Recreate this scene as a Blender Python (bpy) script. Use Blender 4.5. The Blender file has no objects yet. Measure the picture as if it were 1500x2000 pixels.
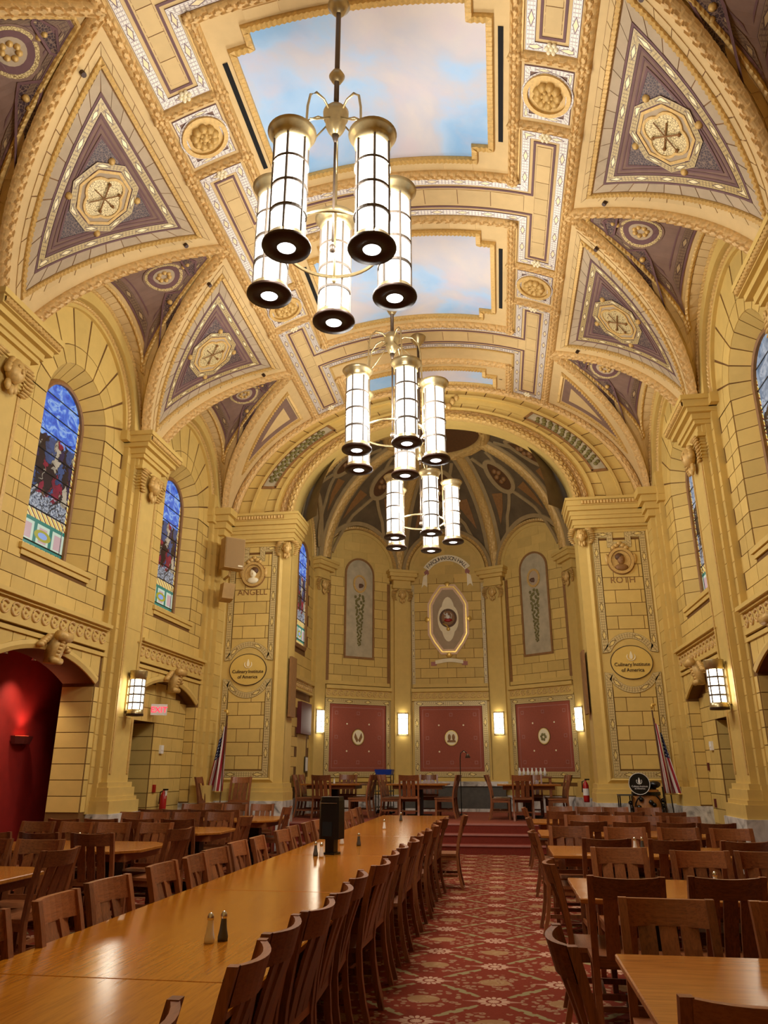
import bpy, bmesh, math, random
from mathutils import Vector, Matrix
from math import sin, cos, pi, sqrt, radians as rad
random.seed(7)
sc = bpy.context.scene
COL = sc.collection
# ------------------------------------------------------------------ camera (1500x2000 frame, focal length 1470 px)
FPX, VPX, VPY, EYE = 1470.0, 978.0, 1505.0, 1.6
_th = math.atan2(VPY - 1000, FPX)
_Y = Vector((VPX - 750, VPY - 1000, FPX)).normalized()
_U = Vector((0, -cos(_th), sin(_th)))
_X = _Y.cross(_U)
if _X.x < 0: _X = -_X
def _w(v): return Vector((_X.dot(v), _Y.dot(v), _U.dot(v)))
_r, _u, _b = _w(Vector((1, 0, 0))), _w(Vector((0, -1, 0))), _w(Vector((0, 0, -1)))
cd = bpy.data.cameras.new('camera'); cam = bpy.data.objects.new('camera', cd); COL.objects.link(cam)
cam.matrix_world = Matrix(((_r.x, _u.x, _b.x, 0), (_r.y, _u.y, _b.y, 0), (_r.z, _u.z, _b.z, EYE), (0, 0, 0, 1)))
cd.sensor_fit = 'VERTICAL'; cd.sensor_height = 36; cd.lens = FPX / 2000 * 36; cd.clip_start = .05; cd.clip_end = 200
sc.camera = cam
# ------------------------------------------------------------------ world and exposure
wd = bpy.data.worlds.new('world'); sc.world = wd; wd.use_nodes = True
wd.node_tree.nodes['Background'].inputs[0].default_value = (.9, .85, .8, 1)
wd.node_tree.nodes['Background'].inputs[1].default_value = .3
sc.view_settings.view_transform = 'Standard'; sc.view_settings.look = 'None'
sc.view_settings.gamma = 1; sc.view_settings.exposure = 0.45
sc.view_settings.use_curve_mapping = False
sc.cycles.max_bounces = 5; sc.cycles.diffuse_bounces = 4; sc.cycles.glossy_bounces = 2; sc.cycles.transmission_bounces = 2
sc.cycles.caustics_reflective = False; sc.cycles.caustics_refractive = False
sc.cycles.use_adaptive_sampling = True; sc.cycles.adaptive_threshold = .04
LANTERN_E, SCONCE_E, GLASS_E = 2.2, 8.0, .62
DOWN_W, UP_W, BULB_W = 75.0, 17.0, 228.0
# ------------------------------------------------------------------ small node language
def lin(c):
    if isinstance(c, str):
        c = [int(c[i:i + 2], 16) / 255 for i in (0, 2, 4)]
    return tuple((x / 12.92 if x < .04045 else ((x + .055) / 1.055) ** 2.4) for x in c[:3]) + (1,)
class Sx:
    def __init__(s, nt, k): s.nt, s.k = nt, k
    def op(s, o, b=None, c=None):
        n = s.nt.nodes.new('ShaderNodeMath'); n.operation = o
        for i, v in enumerate((s, b, c)):
            if v is None: continue
            if isinstance(v, Sx): s.nt.links.new(v.k, n.inputs[i])
            else: n.inputs[i].default_value = v
        return Sx(s.nt, n.outputs[0])
    def __add__(s, b): return s.op('ADD', b)
    def __sub__(s, b): return s.op('SUBTRACT', b)
    def __mul__(s, b): return s.op('MULTIPLY', b)
    def __truediv__(s, b): return s.op('DIVIDE', b)
    def lt(s, b): return s.op('LESS_THAN', b)
    def gt(s, b): return s.op('GREATER_THAN', b)
    def mx(s, b): return s.op('MAXIMUM', b)
    def mn(s, b): return s.op('MINIMUM', b)
    def fr(s): return s.op('FRACT')
    def ab(s): return s.op('ABSOLUTE')
    def sin(s): return s.op('SINE')
    def pp(s, b): return s.op('PINGPONG', b)
class Mt:
    def __init__(s, name, rough=.6, metal=0, spec=.5):
        s.m = bpy.data.materials.new(name); s.m.use_nodes = True; s.nt = s.m.node_tree
        s.bs = s.nt.nodes['Principled BSDF']; i = s.bs.inputs
        i['Roughness'].default_value = rough; i['Metallic'].default_value = metal; i['Specular IOR Level'].default_value = spec
    def coord(s, which='Object'):
        n = s.nt.nodes.new('ShaderNodeTexCoord'); x = s.nt.nodes.new('ShaderNodeSeparateXYZ')
        s.nt.links.new(n.outputs[which], x.inputs[0]); s.vec = n.outputs[which]
        return [Sx(s.nt, x.outputs[i]) for i in range(3)]
    def xyz(s, a, b, c=0.0):
        n = s.nt.nodes.new('ShaderNodeCombineXYZ')
        for i, v in enumerate((a, b, c)):
            if isinstance(v, Sx): s.nt.links.new(v.k, n.inputs[i])
            else: n.inputs[i].default_value = v
        return n.outputs[0]
    def noise(s, scale, detail=3, vec=None, dist=0, out=0):
        n = s.nt.nodes.new('ShaderNodeTexNoise'); n.inputs['Scale'].default_value = scale; n.inputs['Detail'].default_value = detail
        n.inputs['Distortion'].default_value = dist
        if vec is not None: s.nt.links.new(vec, n.inputs['Vector'])
        elif hasattr(s, 'vec'): s.nt.links.new(s.vec, n.inputs['Vector'])
        return Sx(s.nt, n.outputs[out])
    def vor(s, scale, vec=None, feat='F1', out='Distance', rnd=1):
        n = s.nt.nodes.new('ShaderNodeTexVoronoi'); n.feature = feat; n.inputs['Scale'].default_value = scale
        n.inputs['Randomness'].default_value = rnd
        if vec is not None: s.nt.links.new(vec, n.inputs['Vector'])
        return Sx(s.nt, n.outputs[out])
    def rnd(s):
        n = s.nt.nodes.new('ShaderNodeObjectInfo'); return Sx(s.nt, n.outputs['Random'])
    def col(s, c):
        if isinstance(c, Sx): return c
        n = s.nt.nodes.new('ShaderNodeRGB'); n.outputs[0].default_value = lin(c); return Sx(s.nt, n.outputs[0])
    def mix(s, a, b, f):
        n = s.nt.nodes.new('ShaderNodeMix'); n.data_type = 'RGBA'
        s.nt.links.new(s.col(a).k, n.inputs[6]); s.nt.links.new(s.col(b).k, n.inputs[7])
        if isinstance(f, Sx): s.nt.links.new(f.k, n.inputs[0])
        else: n.inputs[0].default_value = f
        return Sx(s.nt, n.outputs[2])
    def ramp(s, f, stops, const=False):
        n = s.nt.nodes.new('ShaderNodeValToRGB'); e = n.color_ramp.elements
        n.color_ramp.interpolation = 'CONSTANT' if const else 'LINEAR'
        while len(e) < len(stops): e.new(.5)
        for q, (p, c) in zip(e, stops): q.position = p; q.color = lin(c)
        s.nt.links.new(f.k, n.inputs[0]); return Sx(s.nt, n.outputs[0])
    def base(s, c): s.nt.links.new(s.col(c).k, s.bs.inputs['Base Color']); return s
    def emit(s, c, e):
        s.nt.links.new(s.col(c).k, s.bs.inputs['Emission Color']); s.bs.inputs['Emission Strength'].default_value = e; return s
    def bump(s, h, dist=.01, strength=1):
        n = s.nt.nodes.new('ShaderNodeBump'); n.inputs['Distance'].default_value = dist; n.inputs['Strength'].default_value = strength
        s.nt.links.new(h.k, n.inputs['Height']); s.nt.links.new(n.outputs[0], s.bs.inputs['Normal']); return s
def plain(name, c, rough=.6, metal=0, var=.12, scale=6, spec=.5, rnd=0.0, bump=0, bsc=60):
    m = Mt(name, rough, metal, spec); m.coord()
    r, g, b = [int(c[i:i + 2], 16) / 255 for i in (0, 2, 4)]
    dk = tuple(max(0, x * (1 - var)) for x in (r, g, b)); lt = tuple(min(1, x * (1 + var)) for x in (r, g, b))
    f = m.noise(scale, 4)
    if rnd: f = f + (m.rnd() - .5) * rnd
    m.base(m.mix(dk, lt, f))
    if bump: m.bump(m.noise(bsc, 3), bump)
    return m.m
MAT = {}
MAT['stone'] = plain('painted_stone', 'D2B366', .65, var=.05, rnd=.9, spec=.3)
MAT['stone_plain'] = plain('painted_plaster', 'D2B366', .62, var=.05, spec=.3)
MAT['joint'] = plain('joint_line', '6E4A1C', .9, var=.08)
MAT['tan'] = plain('ceiling_plaster', 'CFB27C', .65, var=.05, rnd=.6, spec=.3)
MAT['tan_joint'] = plain('ceiling_joint', '84603A', .9)
MAT['greystone'] = plain('grey_vault_stone', 'B3A084', .7, var=.06, rnd=.6, spec=.2)
MAT['gild'] = plain('gilded_plaster', 'C8A460', .48, .15, var=.16, scale=25, spec=.4)
MAT['garland'] = plain('garland_plaster', 'CCA86C', .55, .05, var=.2, scale=18, spec=.4)
MAT['purple'] = plain('panel_mauve', '82685A', .7, var=.1, spec=.2)
MAT['mauve_line'] = plain('mauve_line', '6A4A4A', .7, var=.1)
MAT['taupe'] = plain('apse_vault_taupe', '62533C', .7, var=.25, scale=3, spec=.2)
MAT['taupe_lt'] = plain('apse_rib_stone', 'A08A60', .7, var=.1, spec=.2)
MAT['brass'] = plain('brushed_brass', 'B8A67C', .32, .85, var=.06, scale=30)
MAT['bronze'] = plain('dark_bronze', '3A2418', .45, .4, var=.1)
MAT['bronzerod'] = plain('bronze_rod', '6E6054', .35, .7, var=.05)
MAT['bar'] = plain('taupe_bar', '5C5044', .55, var=.04)
MAT['peach'] = plain('peach_border', 'E6C6A4', .6, var=.08, scale=30)
MAT['black'] = plain('black_plastic', '0C0C0E', .3, var=.2)
MAT['blackslot'] = plain('black_slot', '050505', .9)
MAT['white'] = plain('white_plastic', 'E6E4DE', .5, var=.03)
MAT['redroom'] = plain('dark_red_plaster', '8A1E18', .7, var=.12, spec=.3)
MAT['redpanel'] = plain('red_wall_cloth', '96503E', .75, var=.08, scale=30, spec=.2)
MAT['chrome'] = plain('chrome', 'D8D8D8', .15, 1, var=.02)
MAT['redpaint'] = plain('red_paint', 'A01414', .35, var=.05)
MAT['step'] = plain('step_carpet', '6E2C20', .9, var=.2, scale=60, spec=.1)
MAT['nosing'] = plain('step_nosing', 'A0685C', .6)
MAT['dais'] = plain('dais_carpet', '8A4A38', .9, var=.2, scale=50, spec=.1)
MAT['beige'] = plain('speaker_beige', 'B08C50', .6)
MAT['grille'] = plain('speaker_grille', '957544', .7, var=.1, scale=200)
MAT['slate'] = plain('grey_slate', '4A463E', .6, var=.2, scale=10)
MAT['blue'] = plain('blue_plastic', '1C3C9C', .4)
MAT['sepia'] = plain('sepia_relief', '8A6234', .6, var=.15, scale=14)
MAT['sepiadark'] = plain('sepia_dark', '5A3A1C', .6, var=.15, scale=14)
MAT['cream'] = plain('cream_paint', 'F2E6C2', .6, var=.06)
MAT['ink'] = plain('dark_lettering', '3A2410', .6, var=.05)
MAT['oval'] = plain('oval_sign_ochre', 'DCBA60', .5, var=.04)
MAT['gold'] = plain('gold_leaf', 'D8B45C', .35, .5, var=.12, scale=30)
MAT['silver'] = plain('silver_grey_panel', 'B0A486', .6, var=.16, scale=5)
MAT['vine'] = plain('painted_vine', '6C6434', .65, var=.35, scale=14)
MAT['paper'] = plain('paper', 'E8E6E0', .7)
MAT['darkwoodtable'] = plain('dark_table_base', '24100A', .45, var=.2)
MAT['leather'] = plain('dark_red_lining', '5A1A14', .6)
def wood(name, a, b, rough, sx, sy, sz, rnd=0):
    m = Mt(name, rough, 0, .5); x, y, z = m.coord()
    v = m.xyz(x * sx, y * sy, z * sz)
    g = m.noise(1.0, 6, v, .6); w = (m.noise(2.5, 2, v) * 14 ).sin() * .5 + .5
    f = g * .75 + w * .25
    if rnd: f = f + (m.rnd() - .5) * rnd
    m.base(m.mix(a, b, f)); m.bump(g, .002 if rnd else .0006, .5); return m.m
MAT['chair'] = wood('chair_oak', '4A2413', '9A5C34', .38, 40, 40, 5, .5)
MAT['chairh'] = wood('chair_oak_rail', '4E2614', 'A06238', .38, 5, 60, 60, .5)
MAT['tabletop'] = wood('table_oak', '86480A', 'B8741C', .17, 34, 2.2, 10)
MAT['tabletopx'] = wood('table_oak_cross', '7E4614', 'B87630', .24, 2.2, 34, 10)
def m_marble():
    m = Mt('white_marble', .3); m.coord(); n = m.noise(2.2, 8, dist=2.5)
    m.base(m.ramp(n, [(.3, '6C6A66'), (.46, 'C4C0B8'), (.6, 'DEDAD2')])); return m.m
MAT['marble'] = m_marble()
def m_mosaic(name, bg, tile, accent, edge, per=.44):
    m = Mt(name, .42, .05); u, v, _ = m.coord('UV')
    ed = (v - .5).ab()
    a = (u / per).fr(); ac = (a - .5).ab()
    diamond = (ac * per / .12 + ed * 3.0).lt(.8)
    dash = ((u / .055).fr() - .5).ab().gt(.34)
    row = ((v * 3).fr() - .5).ab().gt(.40)
    c = m.mix(bg, tile, (m.noise(60, 2) * 1.3 - .15))
    c = m.mix(c, edge, dash.mx(row) * .55)
    c = m.mix(c, accent, diamond)
    c = m.mix(c, edge, (ac * per / .12 + ed * 3.0 - .9).ab().lt(.14))
    c = m.mix(c, edge, ed.gt(.36) )
    c = m.mix(c, tile, (ed - .42).ab().lt(.03))
    m.base(c); return m.m
MAT['mosaic_w'] = m_mosaic('white_mosaic_band', 'C9BFAE', 'F6F0E4', 'E0D0A0', '6A5058')
MAT['mosaic_g'] = m_mosaic('gold_mosaic_band', '8C6E3C', 'E2CC8A', 'F0E2B0', '5A4238')
MAT['mosaic_p'] = m_mosaic('pier_mosaic_band', 'A88644', 'F2E0A4', 'E4CC80', '6A5020', .62)
MAT['mosaic_d'] = m_mosaic('dark_mosaic_band', '5E4840', '9A8264', 'B09870', '4A3432', .5)
def m_darktile():
    m = Mt('dark_tessera', .5); m.coord('Object')
    d = m.vor(26, m.vec, 'DISTANCE_TO_EDGE', 'Distance'); m.base(m.mix('7E6656', '3E2C30', d.gt(.07))); return m.m
MAT['tessera'] = m_darktile()
def m_goldtile():
    m = Mt('gold_tessera', .4, .15); m.coord('Object')
    d = m.vor(30, m.vec, 'DISTANCE_TO_EDGE', 'Distance'); m.base(m.mix('7A6034', 'DCC890', d.gt(.06))); return m.m
MAT['goldtile'] = m_goldtile()
def m_sky():
    m = Mt('painted_sky', .8, 0, .1); m.coord('Object')
    a = m.noise(.55, 6, dist=.4); b = m.noise(1.3, 5, dist=.3)
    c = m.ramp(a, [(.36, '8CB8E2'), (.47, 'A9C7E6'), (.54, 'C3C4CE'), (.66, 'D9CFC8')])
    m.base(m.mix(c, 'CFC3CC', ((b - .5) * 3).mx(0.0).mn(.7))); return m.m
MAT['sky'] = m_sky()
XC0 = -1.38
def m_carpet():
    m = Mt('patterned_carpet', .95, 0, .1); x, y, z = m.coord('Object')
    X, Y = (x + (-XC0 - 1.25)) / .517, (y - .125) / .525
    u, v = (X + Y) * .5, (X - Y) * .5
    fu, fv = (u + .5).fr() - .5, (v + .5).fr() - .5; hu, hv = u.fr() - .5, v.fr() - .5
    dx, dy = (fu + fv) * .517, (fu - fv) * .525; ex, ey = (hu + hv) * .517, (hu - hv) * .525
    tex = ((u * 34).sin() * (v * 34).sin()).gt(-.55)
    fe = (fv.ab().lt((hu.ab() * -.09) + .05) * hu.ab().lt(.29)).mx(fu.ab().lt((hv.ab() * -.09) + .05) * hv.ab().lt(.29))
    r = (dx * dx + dy * dy).op('SQRT'); t = dy.op('ARCTAN2', dx); pt = (t * 7).sin().ab()
    fl = r.lt(pt * .035 + .085) * (pt.gt(.3).mx(r.lt(.03))) * (r - .05).ab().gt(.008)
    lf = dy.ab().lt(dx.ab() * -.2 + .046) * dx.ab().gt(.06)
    ov = (ex * ex * 9.5 + ey * ey * 15).op('SQRT'); vr = m.vor(17, m.vec, 'F1'); sp = ov.lt(1.0) * vr.lt(.42) * (vr.gt(.12)); core = ov.lt(.38)
    c = m.mix('6E2818', '7E3420', m.noise(40, 3))
    c = m.mix(c, '9A7658', sp * .8); c = m.mix(c, 'A07E54', core * (vr.gt(.2)) * .7)
    c = m.mix(c, '8E8058', fe * tex * .9)
    c = m.mix(c, 'A87E66', lf * .85); c = m.mix(c, 'C0987C', fl * .9)
    m.base(c); m.bump(m.noise(300, 2), .004); return m.m
MAT['carpet'] = m_carpet()
def m_glass(name, pal, sky):
    m = Mt(name, .25); u, v, _ = m.coord('UV')
    wv = m.xyz(u * 5, v * 14); nz = m.noise(1.2, 5, wv, 1.5)
    cells = m.xyz(u * 7 + (nz - .5) * 2.4, v * 8 + (nz - .5) * 1.2)
    rc = m.vor(1.0, cells, 'F1', 'Color'); rs = m.nt.nodes.new('ShaderNodeSeparateColor'); m.nt.links.new(rc.k, rs.inputs[0])
    fig = m.ramp(Sx(m.nt, rs.outputs[0]), pal, True)
    fig = m.mix(fig, '14101A', (nz - .45).mx(0.0) * 2.2)
    skc = m.ramp(nz, sky)
    gr = m.ramp(m.noise(6, 4, wv), [(.35, '3A4050'), (.5, '8E94A0'), (.65, 'C8C8CC')])
    lead = m.vor(1.0, cells, 'DISTANCE_TO_EDGE', 'Distance').lt(.035)
    amb = m.ramp(((u * 9 + v * 26).fr()), [(0, 'E8C050'), (.3, 'F4E6A8'), (.55, '2C3C24'), (.7, 'C05A30'), (.85, 'F0D890')], True)
    pu = ((u * 3).fr() - .5).ab(); pv = (v - .115).ab()
    rr = (((u - .5) * (u - .5)) * 9 + (pv * pv) * 330).op('SQRT')
    pan = m.mix('C8D8C0', '2E7A6A', pu.gt(.40).mx(pv.gt(.055)))
    pan = m.mix(pan, 'C8A4A4', pu.lt(.26) * pv.lt(.04))
    pan = m.mix(pan, 'A8A030', (rr - .42).ab().lt(.12)); pan = m.mix(pan, '8EA8E0', rr.lt(.3))
    edge = v + (nz - .5) * .16
    c = m.mix(gr, fig, edge.gt(.33)); c = m.mix(c, skc, edge.gt(.66))
    c = m.mix(c, '120E10', lead * edge.lt(.66) * .9)
    c = m.mix(c, amb, v.lt(.235)); c = m.mix(c, pan, v.lt(.19)); c = m.mix(c, amb, v.lt(.045))
    c = m.mix(c, amb, u.gt(.93).mx(u.lt(.07)) * v.gt(.2))
    m.base('101010'); m.emit(c, GLASS_E); m.m.cycles.emission_sampling = 'NONE'; return m.m
MAT['glass_l'] = m_glass('stained_glass_blue', [(0, '2A1A1C'), (.25, '8A1C34'), (.4, '33264A'), (.55, '6A4A2C'), (.7, '40507A'), (.85, 'B8A890')],
                         [(.3, '2446B8'), (.5, '4C7CE0'), (.62, '9CC0F0'), (.7, '3A66C8')])
MAT['glass_r'] = m_glass('stained_glass_grey', [(0, '2A2220'), (.3, '3A2C2A'), (.5, '5A5A68'), (.7, '8A92A4'), (.9, 'B8BCC4')],
                         [(.3, '5A7088'), (.5, '8C9CB0'), (.62, 'B8C0CC'), (.7, '687C98')])
def emis(name, c, e, sample=True):
    m = Mt(name, .4); m.base(c); m.emit(c, e)
    if not sample: m.m.cycles.emission_sampling = 'NONE'
    return m.m
def m_lamp():
    m = Mt('lit_lantern_glass', .4, 0, .1); m.base('0A0A0A'); m.emit('FFFAF0', LANTERN_E); nt = m.nt
    tr = nt.nodes.new('ShaderNodeBsdfTransparent'); mx = nt.nodes.new('ShaderNodeMixShader'); mx.inputs[0].default_value = .6
    nt.links.new(tr.outputs[0], mx.inputs[1]); nt.links.new(m.bs.outputs[0], mx.inputs[2]); nt.links.new(mx.outputs[0], nt.nodes['Material Output'].inputs['Surface']); return m.m
MAT['lamp'] = m_lamp()
MAT['lens'] = emis('lit_downlight_lens', 'FFFFFF', 2.5, False)
MAT['sconce'] = emis('lit_sconce_glass', 'FFF4DC', SCONCE_E)
MAT['exit'] = emis('lit_exit_letters', 'FF2040', 1.6, False)
MAT['redglow'] = emis('lit_red_bulb', 'FF5030', 4, False)
def m_flag():
    m = Mt('flag_cloth', .8); u, v, _ = m.coord('UV')
    st = (v * 6.5).fr().lt(.5); c = m.mix('D8CFC4', '8E1420', st)
    star = m.vor(1, m.xyz(u * 16, v * 13), 'F1', 'Distance', .15).lt(.22)
    cn = u.lt(.42) * v.gt(.46); c = m.mix(c, m.mix('141A40', 'E0DCD8', star), cn)
    m.base(c); return m.m
MAT['flag'] = m_flag()
# ------------------------------------------------------------------ mesh builder
class G:
    def __init__(s): s.v, s.f, s.uv = [], [], []
    def face(s, idx, uvs=None): s.f.append(tuple(idx)); s.uv.append(uvs or [(0, 0)] * len(idx))
    def grid(s, fn, us, vs, uvf=None, close=False):
        n = len(s.v); w = len(vs)
        for a in us:
            for b in vs: s.v.append(tuple(fn(a, b)))
        for i in range(len(us) - 1):
            for j in range(w - 1):
                q = [n + i * w + j, n + (i + 1) * w + j, n + (i + 1) * w + j + 1, n + i * w + j + 1]
                s.face(q, [uvf(us[i], vs[j]), uvf(us[i + 1], vs[j]), uvf(us[i + 1], vs[j + 1]), uvf(us[i], vs[j + 1])] if uvf else None)
        return s
    def box(s, x0, x1, y0, y1, z0, z1):
        n = len(s.v)
        for x in (x0, x1):
            for y in (y0, y1):
                for z in (z0, z1): s.v.append((x, y, z))
        for q in ((0, 1, 3, 2), (4, 6, 7, 5), (0, 4, 5, 1), (2, 3, 7, 6), (0, 2, 6, 4), (1, 5, 7, 3)): s.face([n + i for i in q])
        return s
    def hexa(s, p):   # 4 bottom, 4 top corner points
        n = len(s.v); s.v += [tuple(q) for q in p]
        for q in ((3, 2, 1, 0), (4, 5, 6, 7), (0, 1, 5, 4), (1, 2, 6, 5), (2, 3, 7, 6), (3, 0, 4, 7)): s.face([n + i for i in q])
        return s
    def poly(s, bottom, top):
        n = len(s.v); k = len(bottom); s.v += [tuple(q) for q in bottom] + [tuple(q) for q in top]
        s.face([n + i for i in range(k)][::-1]); s.face([n + k + i for i in range(k)])
        for i in range(k): s.face([n + i, n + (i + 1) % k, n + k + (i + 1) % k, n + k + i])
        return s
    def lathe(s, prof, c=(0, 0, 0), n=20, sx=1, sy=1):
        k = len(prof); b = len(s.v)
        for i in range(n):
            a = 2 * pi * i / n
            for r, z in prof: s.v.append((c[0] + r * cos(a) * sx, c[1] + r * sin(a) * sy, c[2] + z))
        for i in range(n):
            for j in range(k - 1):
                i2 = (i + 1) % n
                s.face([b + i * k + j, b + i2 * k + j, b + i2 * k + j + 1, b + i * k + j + 1], [(i / n, j / k), ((i + 1) / n, j / k), ((i + 1) / n, (j + 1) / k), (i / n, (j + 1) / k)])
        return s
    def ball(s, c, rx, ry=None, rz=None, n=10, m=6):
        ry = ry or rx; rz = rz or rx
        pr = [(sin(pi * j / m), -cos(pi * j / m)) for j in range(m + 1)]
        k = len(s.v); s.lathe(pr, (0, 0, 0), n)
        for i in range(k, len(s.v)):
            x, y, z = s.v[i]; s.v[i] = (c[0] + x * rx, c[1] + y * ry, c[2] + z * rz)
        return s
    def tube(s, pts, r, n=8, closed=False):
        pts = [Vector(p) for p in pts]; m = len(pts); b = len(s.v)
        rr = r if isinstance(r, (list, tuple)) else [r] * m
        for i, p in enumerate(pts):
            t = (pts[(i + 1) % m] - pts[i - 1]) if closed else (pts[min(i + 1, m - 1)] - pts[max(i - 1, 0)])
            t.normalize(); up = Vector((0, 0, 1)) if abs(t.z) < .9 else Vector((0, 1, 0))
            a = t.cross(up).normalized(); c = a.cross(t)
            for j in range(n): s.v.append(tuple(p + (a * cos(2 * pi * j / n) + c * sin(2 * pi * j / n)) * rr[i]))
        for i in range(m if closed else m - 1):
            i2 = (i + 1) % m
            for j in range(n): s.face([b + i * n + j, b + i * n + (j + 1) % n, b + i2 * n + (j + 1) % n, b + i2 * n + j])
        if not closed:
            s.face([b + j for j in range(n)][::-1]); s.face([b + (m - 1) * n + j for j in range(n)])
        return s
    def strip(s, P, N, half, prof, closed=False, hf=None):
        """ribbon along 3D points P with normals N; prof = list of (across -1..1, height)"""
        m = len(P); k = len(prof); b = len(s.v); L = [0.0]
        for i in range(1, m): L.append(L[-1] + (P[i] - P[i - 1]).length)
        for i in range(m):
            a = (P[i] - P[i - 1]) if (i or closed) else (P[1] - P[0])
            c = (P[(i + 1) % m] - P[i]) if (i < m - 1 or closed) else a
            if i == 0 and not closed: a = c
            a = a.normalized(); c = c.normalized(); t = (a + c)
            t = t.normalized() if t.length > 1e-6 else c
            sd = t.cross(N[i]).normalized(); sc_ = 1 / max(.35, sd.dot(a.cross(N[i]).normalized()))
            for o, h in prof:
                hh = h + (hf(L[i], o) if hf else 0)
                s.v.append(tuple(P[i] + sd * (o * half * sc_) + N[i] * hh))
        tot = L[-1]
        for i in range(m if closed else m - 1):
            i2 = (i + 1) % m; l2 = L[i2] if i2 else tot + (P[0] - P[-1]).length
            for j in range(k - 1):
                v0, v1 = prof[j][0] * .5 + .5, prof[j + 1][0] * .5 + .5
                s.face([b + i * k + j, b + i * k + j + 1, b + i2 * k + j + 1, b + i2 * k + j], [(L[i], v0), (L[i], v1), (l2, v1), (l2, v0)])
        return s
    def add(s, o, M=None):
        n = len(s.v); s.v += [tuple(M @ Vector(q)) if M else q for q in o.v]
        s.f += [tuple(i + n for i in q) for q in o.f]; s.uv += o.uv; return s
    def mesh(s, name, mat, smooth=False):
        me = bpy.data.meshes.new(name); me.from_pydata(s.v, [], s.f)
        ul = me.uv_layers.new(name='UVMap'); fl = [c for q in s.uv for p in q for c in p]; ul.data.foreach_set('uv', fl)
        if smooth: me.polygons.foreach_set('use_smooth', [True] * len(me.polygons))
        bm = bmesh.new(); bm.from_mesh(me); bmesh.ops.recalc_face_normals(bm, faces=bm.faces) if s.closed else None; bm.to_mesh(me); bm.free()
        me.materials.append(MAT[mat] if isinstance(mat, str) else mat); return me
    closed = True
    def build(s, name, mat, parent=None, smooth=False, **kw): return link(name, s.mesh(name, mat, smooth), parent, **kw)
def link(name, me, parent=None, loc=None, label=None, cat=None, group=None, kind=None, rz=0):
    o = bpy.data.objects.new(name, me); COL.objects.link(o)
    if parent: o.parent = parent
    if loc: o.location = loc
    if rz: o.rotation_euler.z = rz
    if label: o['label'] = label
    if cat: o['category'] = cat
    if group: o['group'] = group
    if kind: o['kind'] = kind
    return o
def thing(name, label, cat, loc=(0, 0, 0), rz=0, group=None): return link(name, None, None, loc, label, cat, group, None, rz)
def copy_tree(o, parent=None):
    c = o.copy(); COL.objects.link(c)
    if parent: c.parent = parent
    for ch in list(KIDS.get(o.name, ())): copy_tree(ch, c)
    return c
KIDS = {}
def remember(o):
    for q in COL.objects:
        if q.parent: KIDS.setdefault(q.parent.name, [])
    def rec(p):
        KIDS[p.name] = [q for q in COL.objects if q.parent == p]
        for q in KIDS[p.name]: rec(q)
    rec(o)
def lsp(a, b, n): return [a + (b - a) * i / (n - 1) for i in range(n)]
def text_geo(body, size, extrude=.004, align='CENTER', wid=1.0):
    cu = bpy.data.curves.new('lettering', 'FONT'); cu.body = body; cu.size = size; cu.extrude = extrude; cu.align_x = align; cu.resolution_u = 3
    o = bpy.data.objects.new('lettering', cu); COL.objects.link(o)
    dg = bpy.context.evaluated_depsgraph_get(); me = bpy.data.meshes.new_from_object(o.evaluated_get(dg))
    g = G(); g.v = [tuple(v.co) for v in me.vertices]
    for p in me.polygons: g.face(list(p.vertices))
    bpy.data.objects.remove(o); bpy.data.meshes.remove(me); bpy.data.curves.remove(cu); return g
G.closed = False
# ------------------------------------------------------------------ hall dimensions
XC, HW = -1.38, 5.12                    # centre line, half width to the lower wall face
BAYS = [1.6, 5.95, 10.3, 14.65]; PIL = [3.77, 8.12, 12.48]
Y0, YE = -.6, 17.0
ZD = .53                                # dais height
EA, EB, EZ = 5.0, 3.6, 7.2              # vault ellipse
_tab = [(0.0, 0.0)]
for _i in range(1, 901):
    a = pi / 2 * _i / 900; p = pi / 2 * (_i - 1) / 900
    _tab.append((_tab[-1][0] + math.hypot(EA * (sin(a) - sin(p)), EB * (cos(a) - cos(p))), a))
def ang(s):
    s = min(max(s, 0), _tab[-1][0] - 1e-6); lo, hi = 0, 900
    while hi - lo > 1:
        m = (lo + hi) // 2
        if _tab[m][0] <= s: lo = m
        else: hi = m
    t = (s - _tab[lo][0]) / (_tab[hi][0] - _tab[lo][0]); return _tab[lo][1] + t * (_tab[hi][1] - _tab[lo][1])
def s_at(d):
    a = math.asin(d / EA); return _tab[int(a / (pi / 2) * 900)][0]
def V(s, y, h=0.0):
    sg = 1 if s >= 0 else -1; a = ang(abs(s)); n = Vector((sin(a) / EA, 0, cos(a) / EB)).normalized()
    return Vector((XC + sg * (EA * sin(a) - n.x * h), y, EZ + EB * cos(a) - n.z * h))
SO, SE, SI = s_at(2.88), s_at(4.98), s_at(2.02)
YH = 1.9
def smax(y):
    off = min(abs(y - b) for b in BAYS); return SO + (SE - SO) * min(1, off / YH)
def plane(o, ax, ay):                    # flat surface map: origin, two axes, normal towards the room
    o, ax, ay = Vector(o), Vector(ax), Vector(ay); n = ax.cross(ay)
    return lambda a, b, h=0.0: o + ax * a + ay * b + n * h
def wallS(sd, d):                        # (y, z, h): side wall plane, h towards the hall
    return lambda y, z, h=0.0: Vector((XC + sd * (d - h), y, z))
def frontS(Y): return lambda x, z, h=0.0: Vector((x, Y - h, z))
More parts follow.
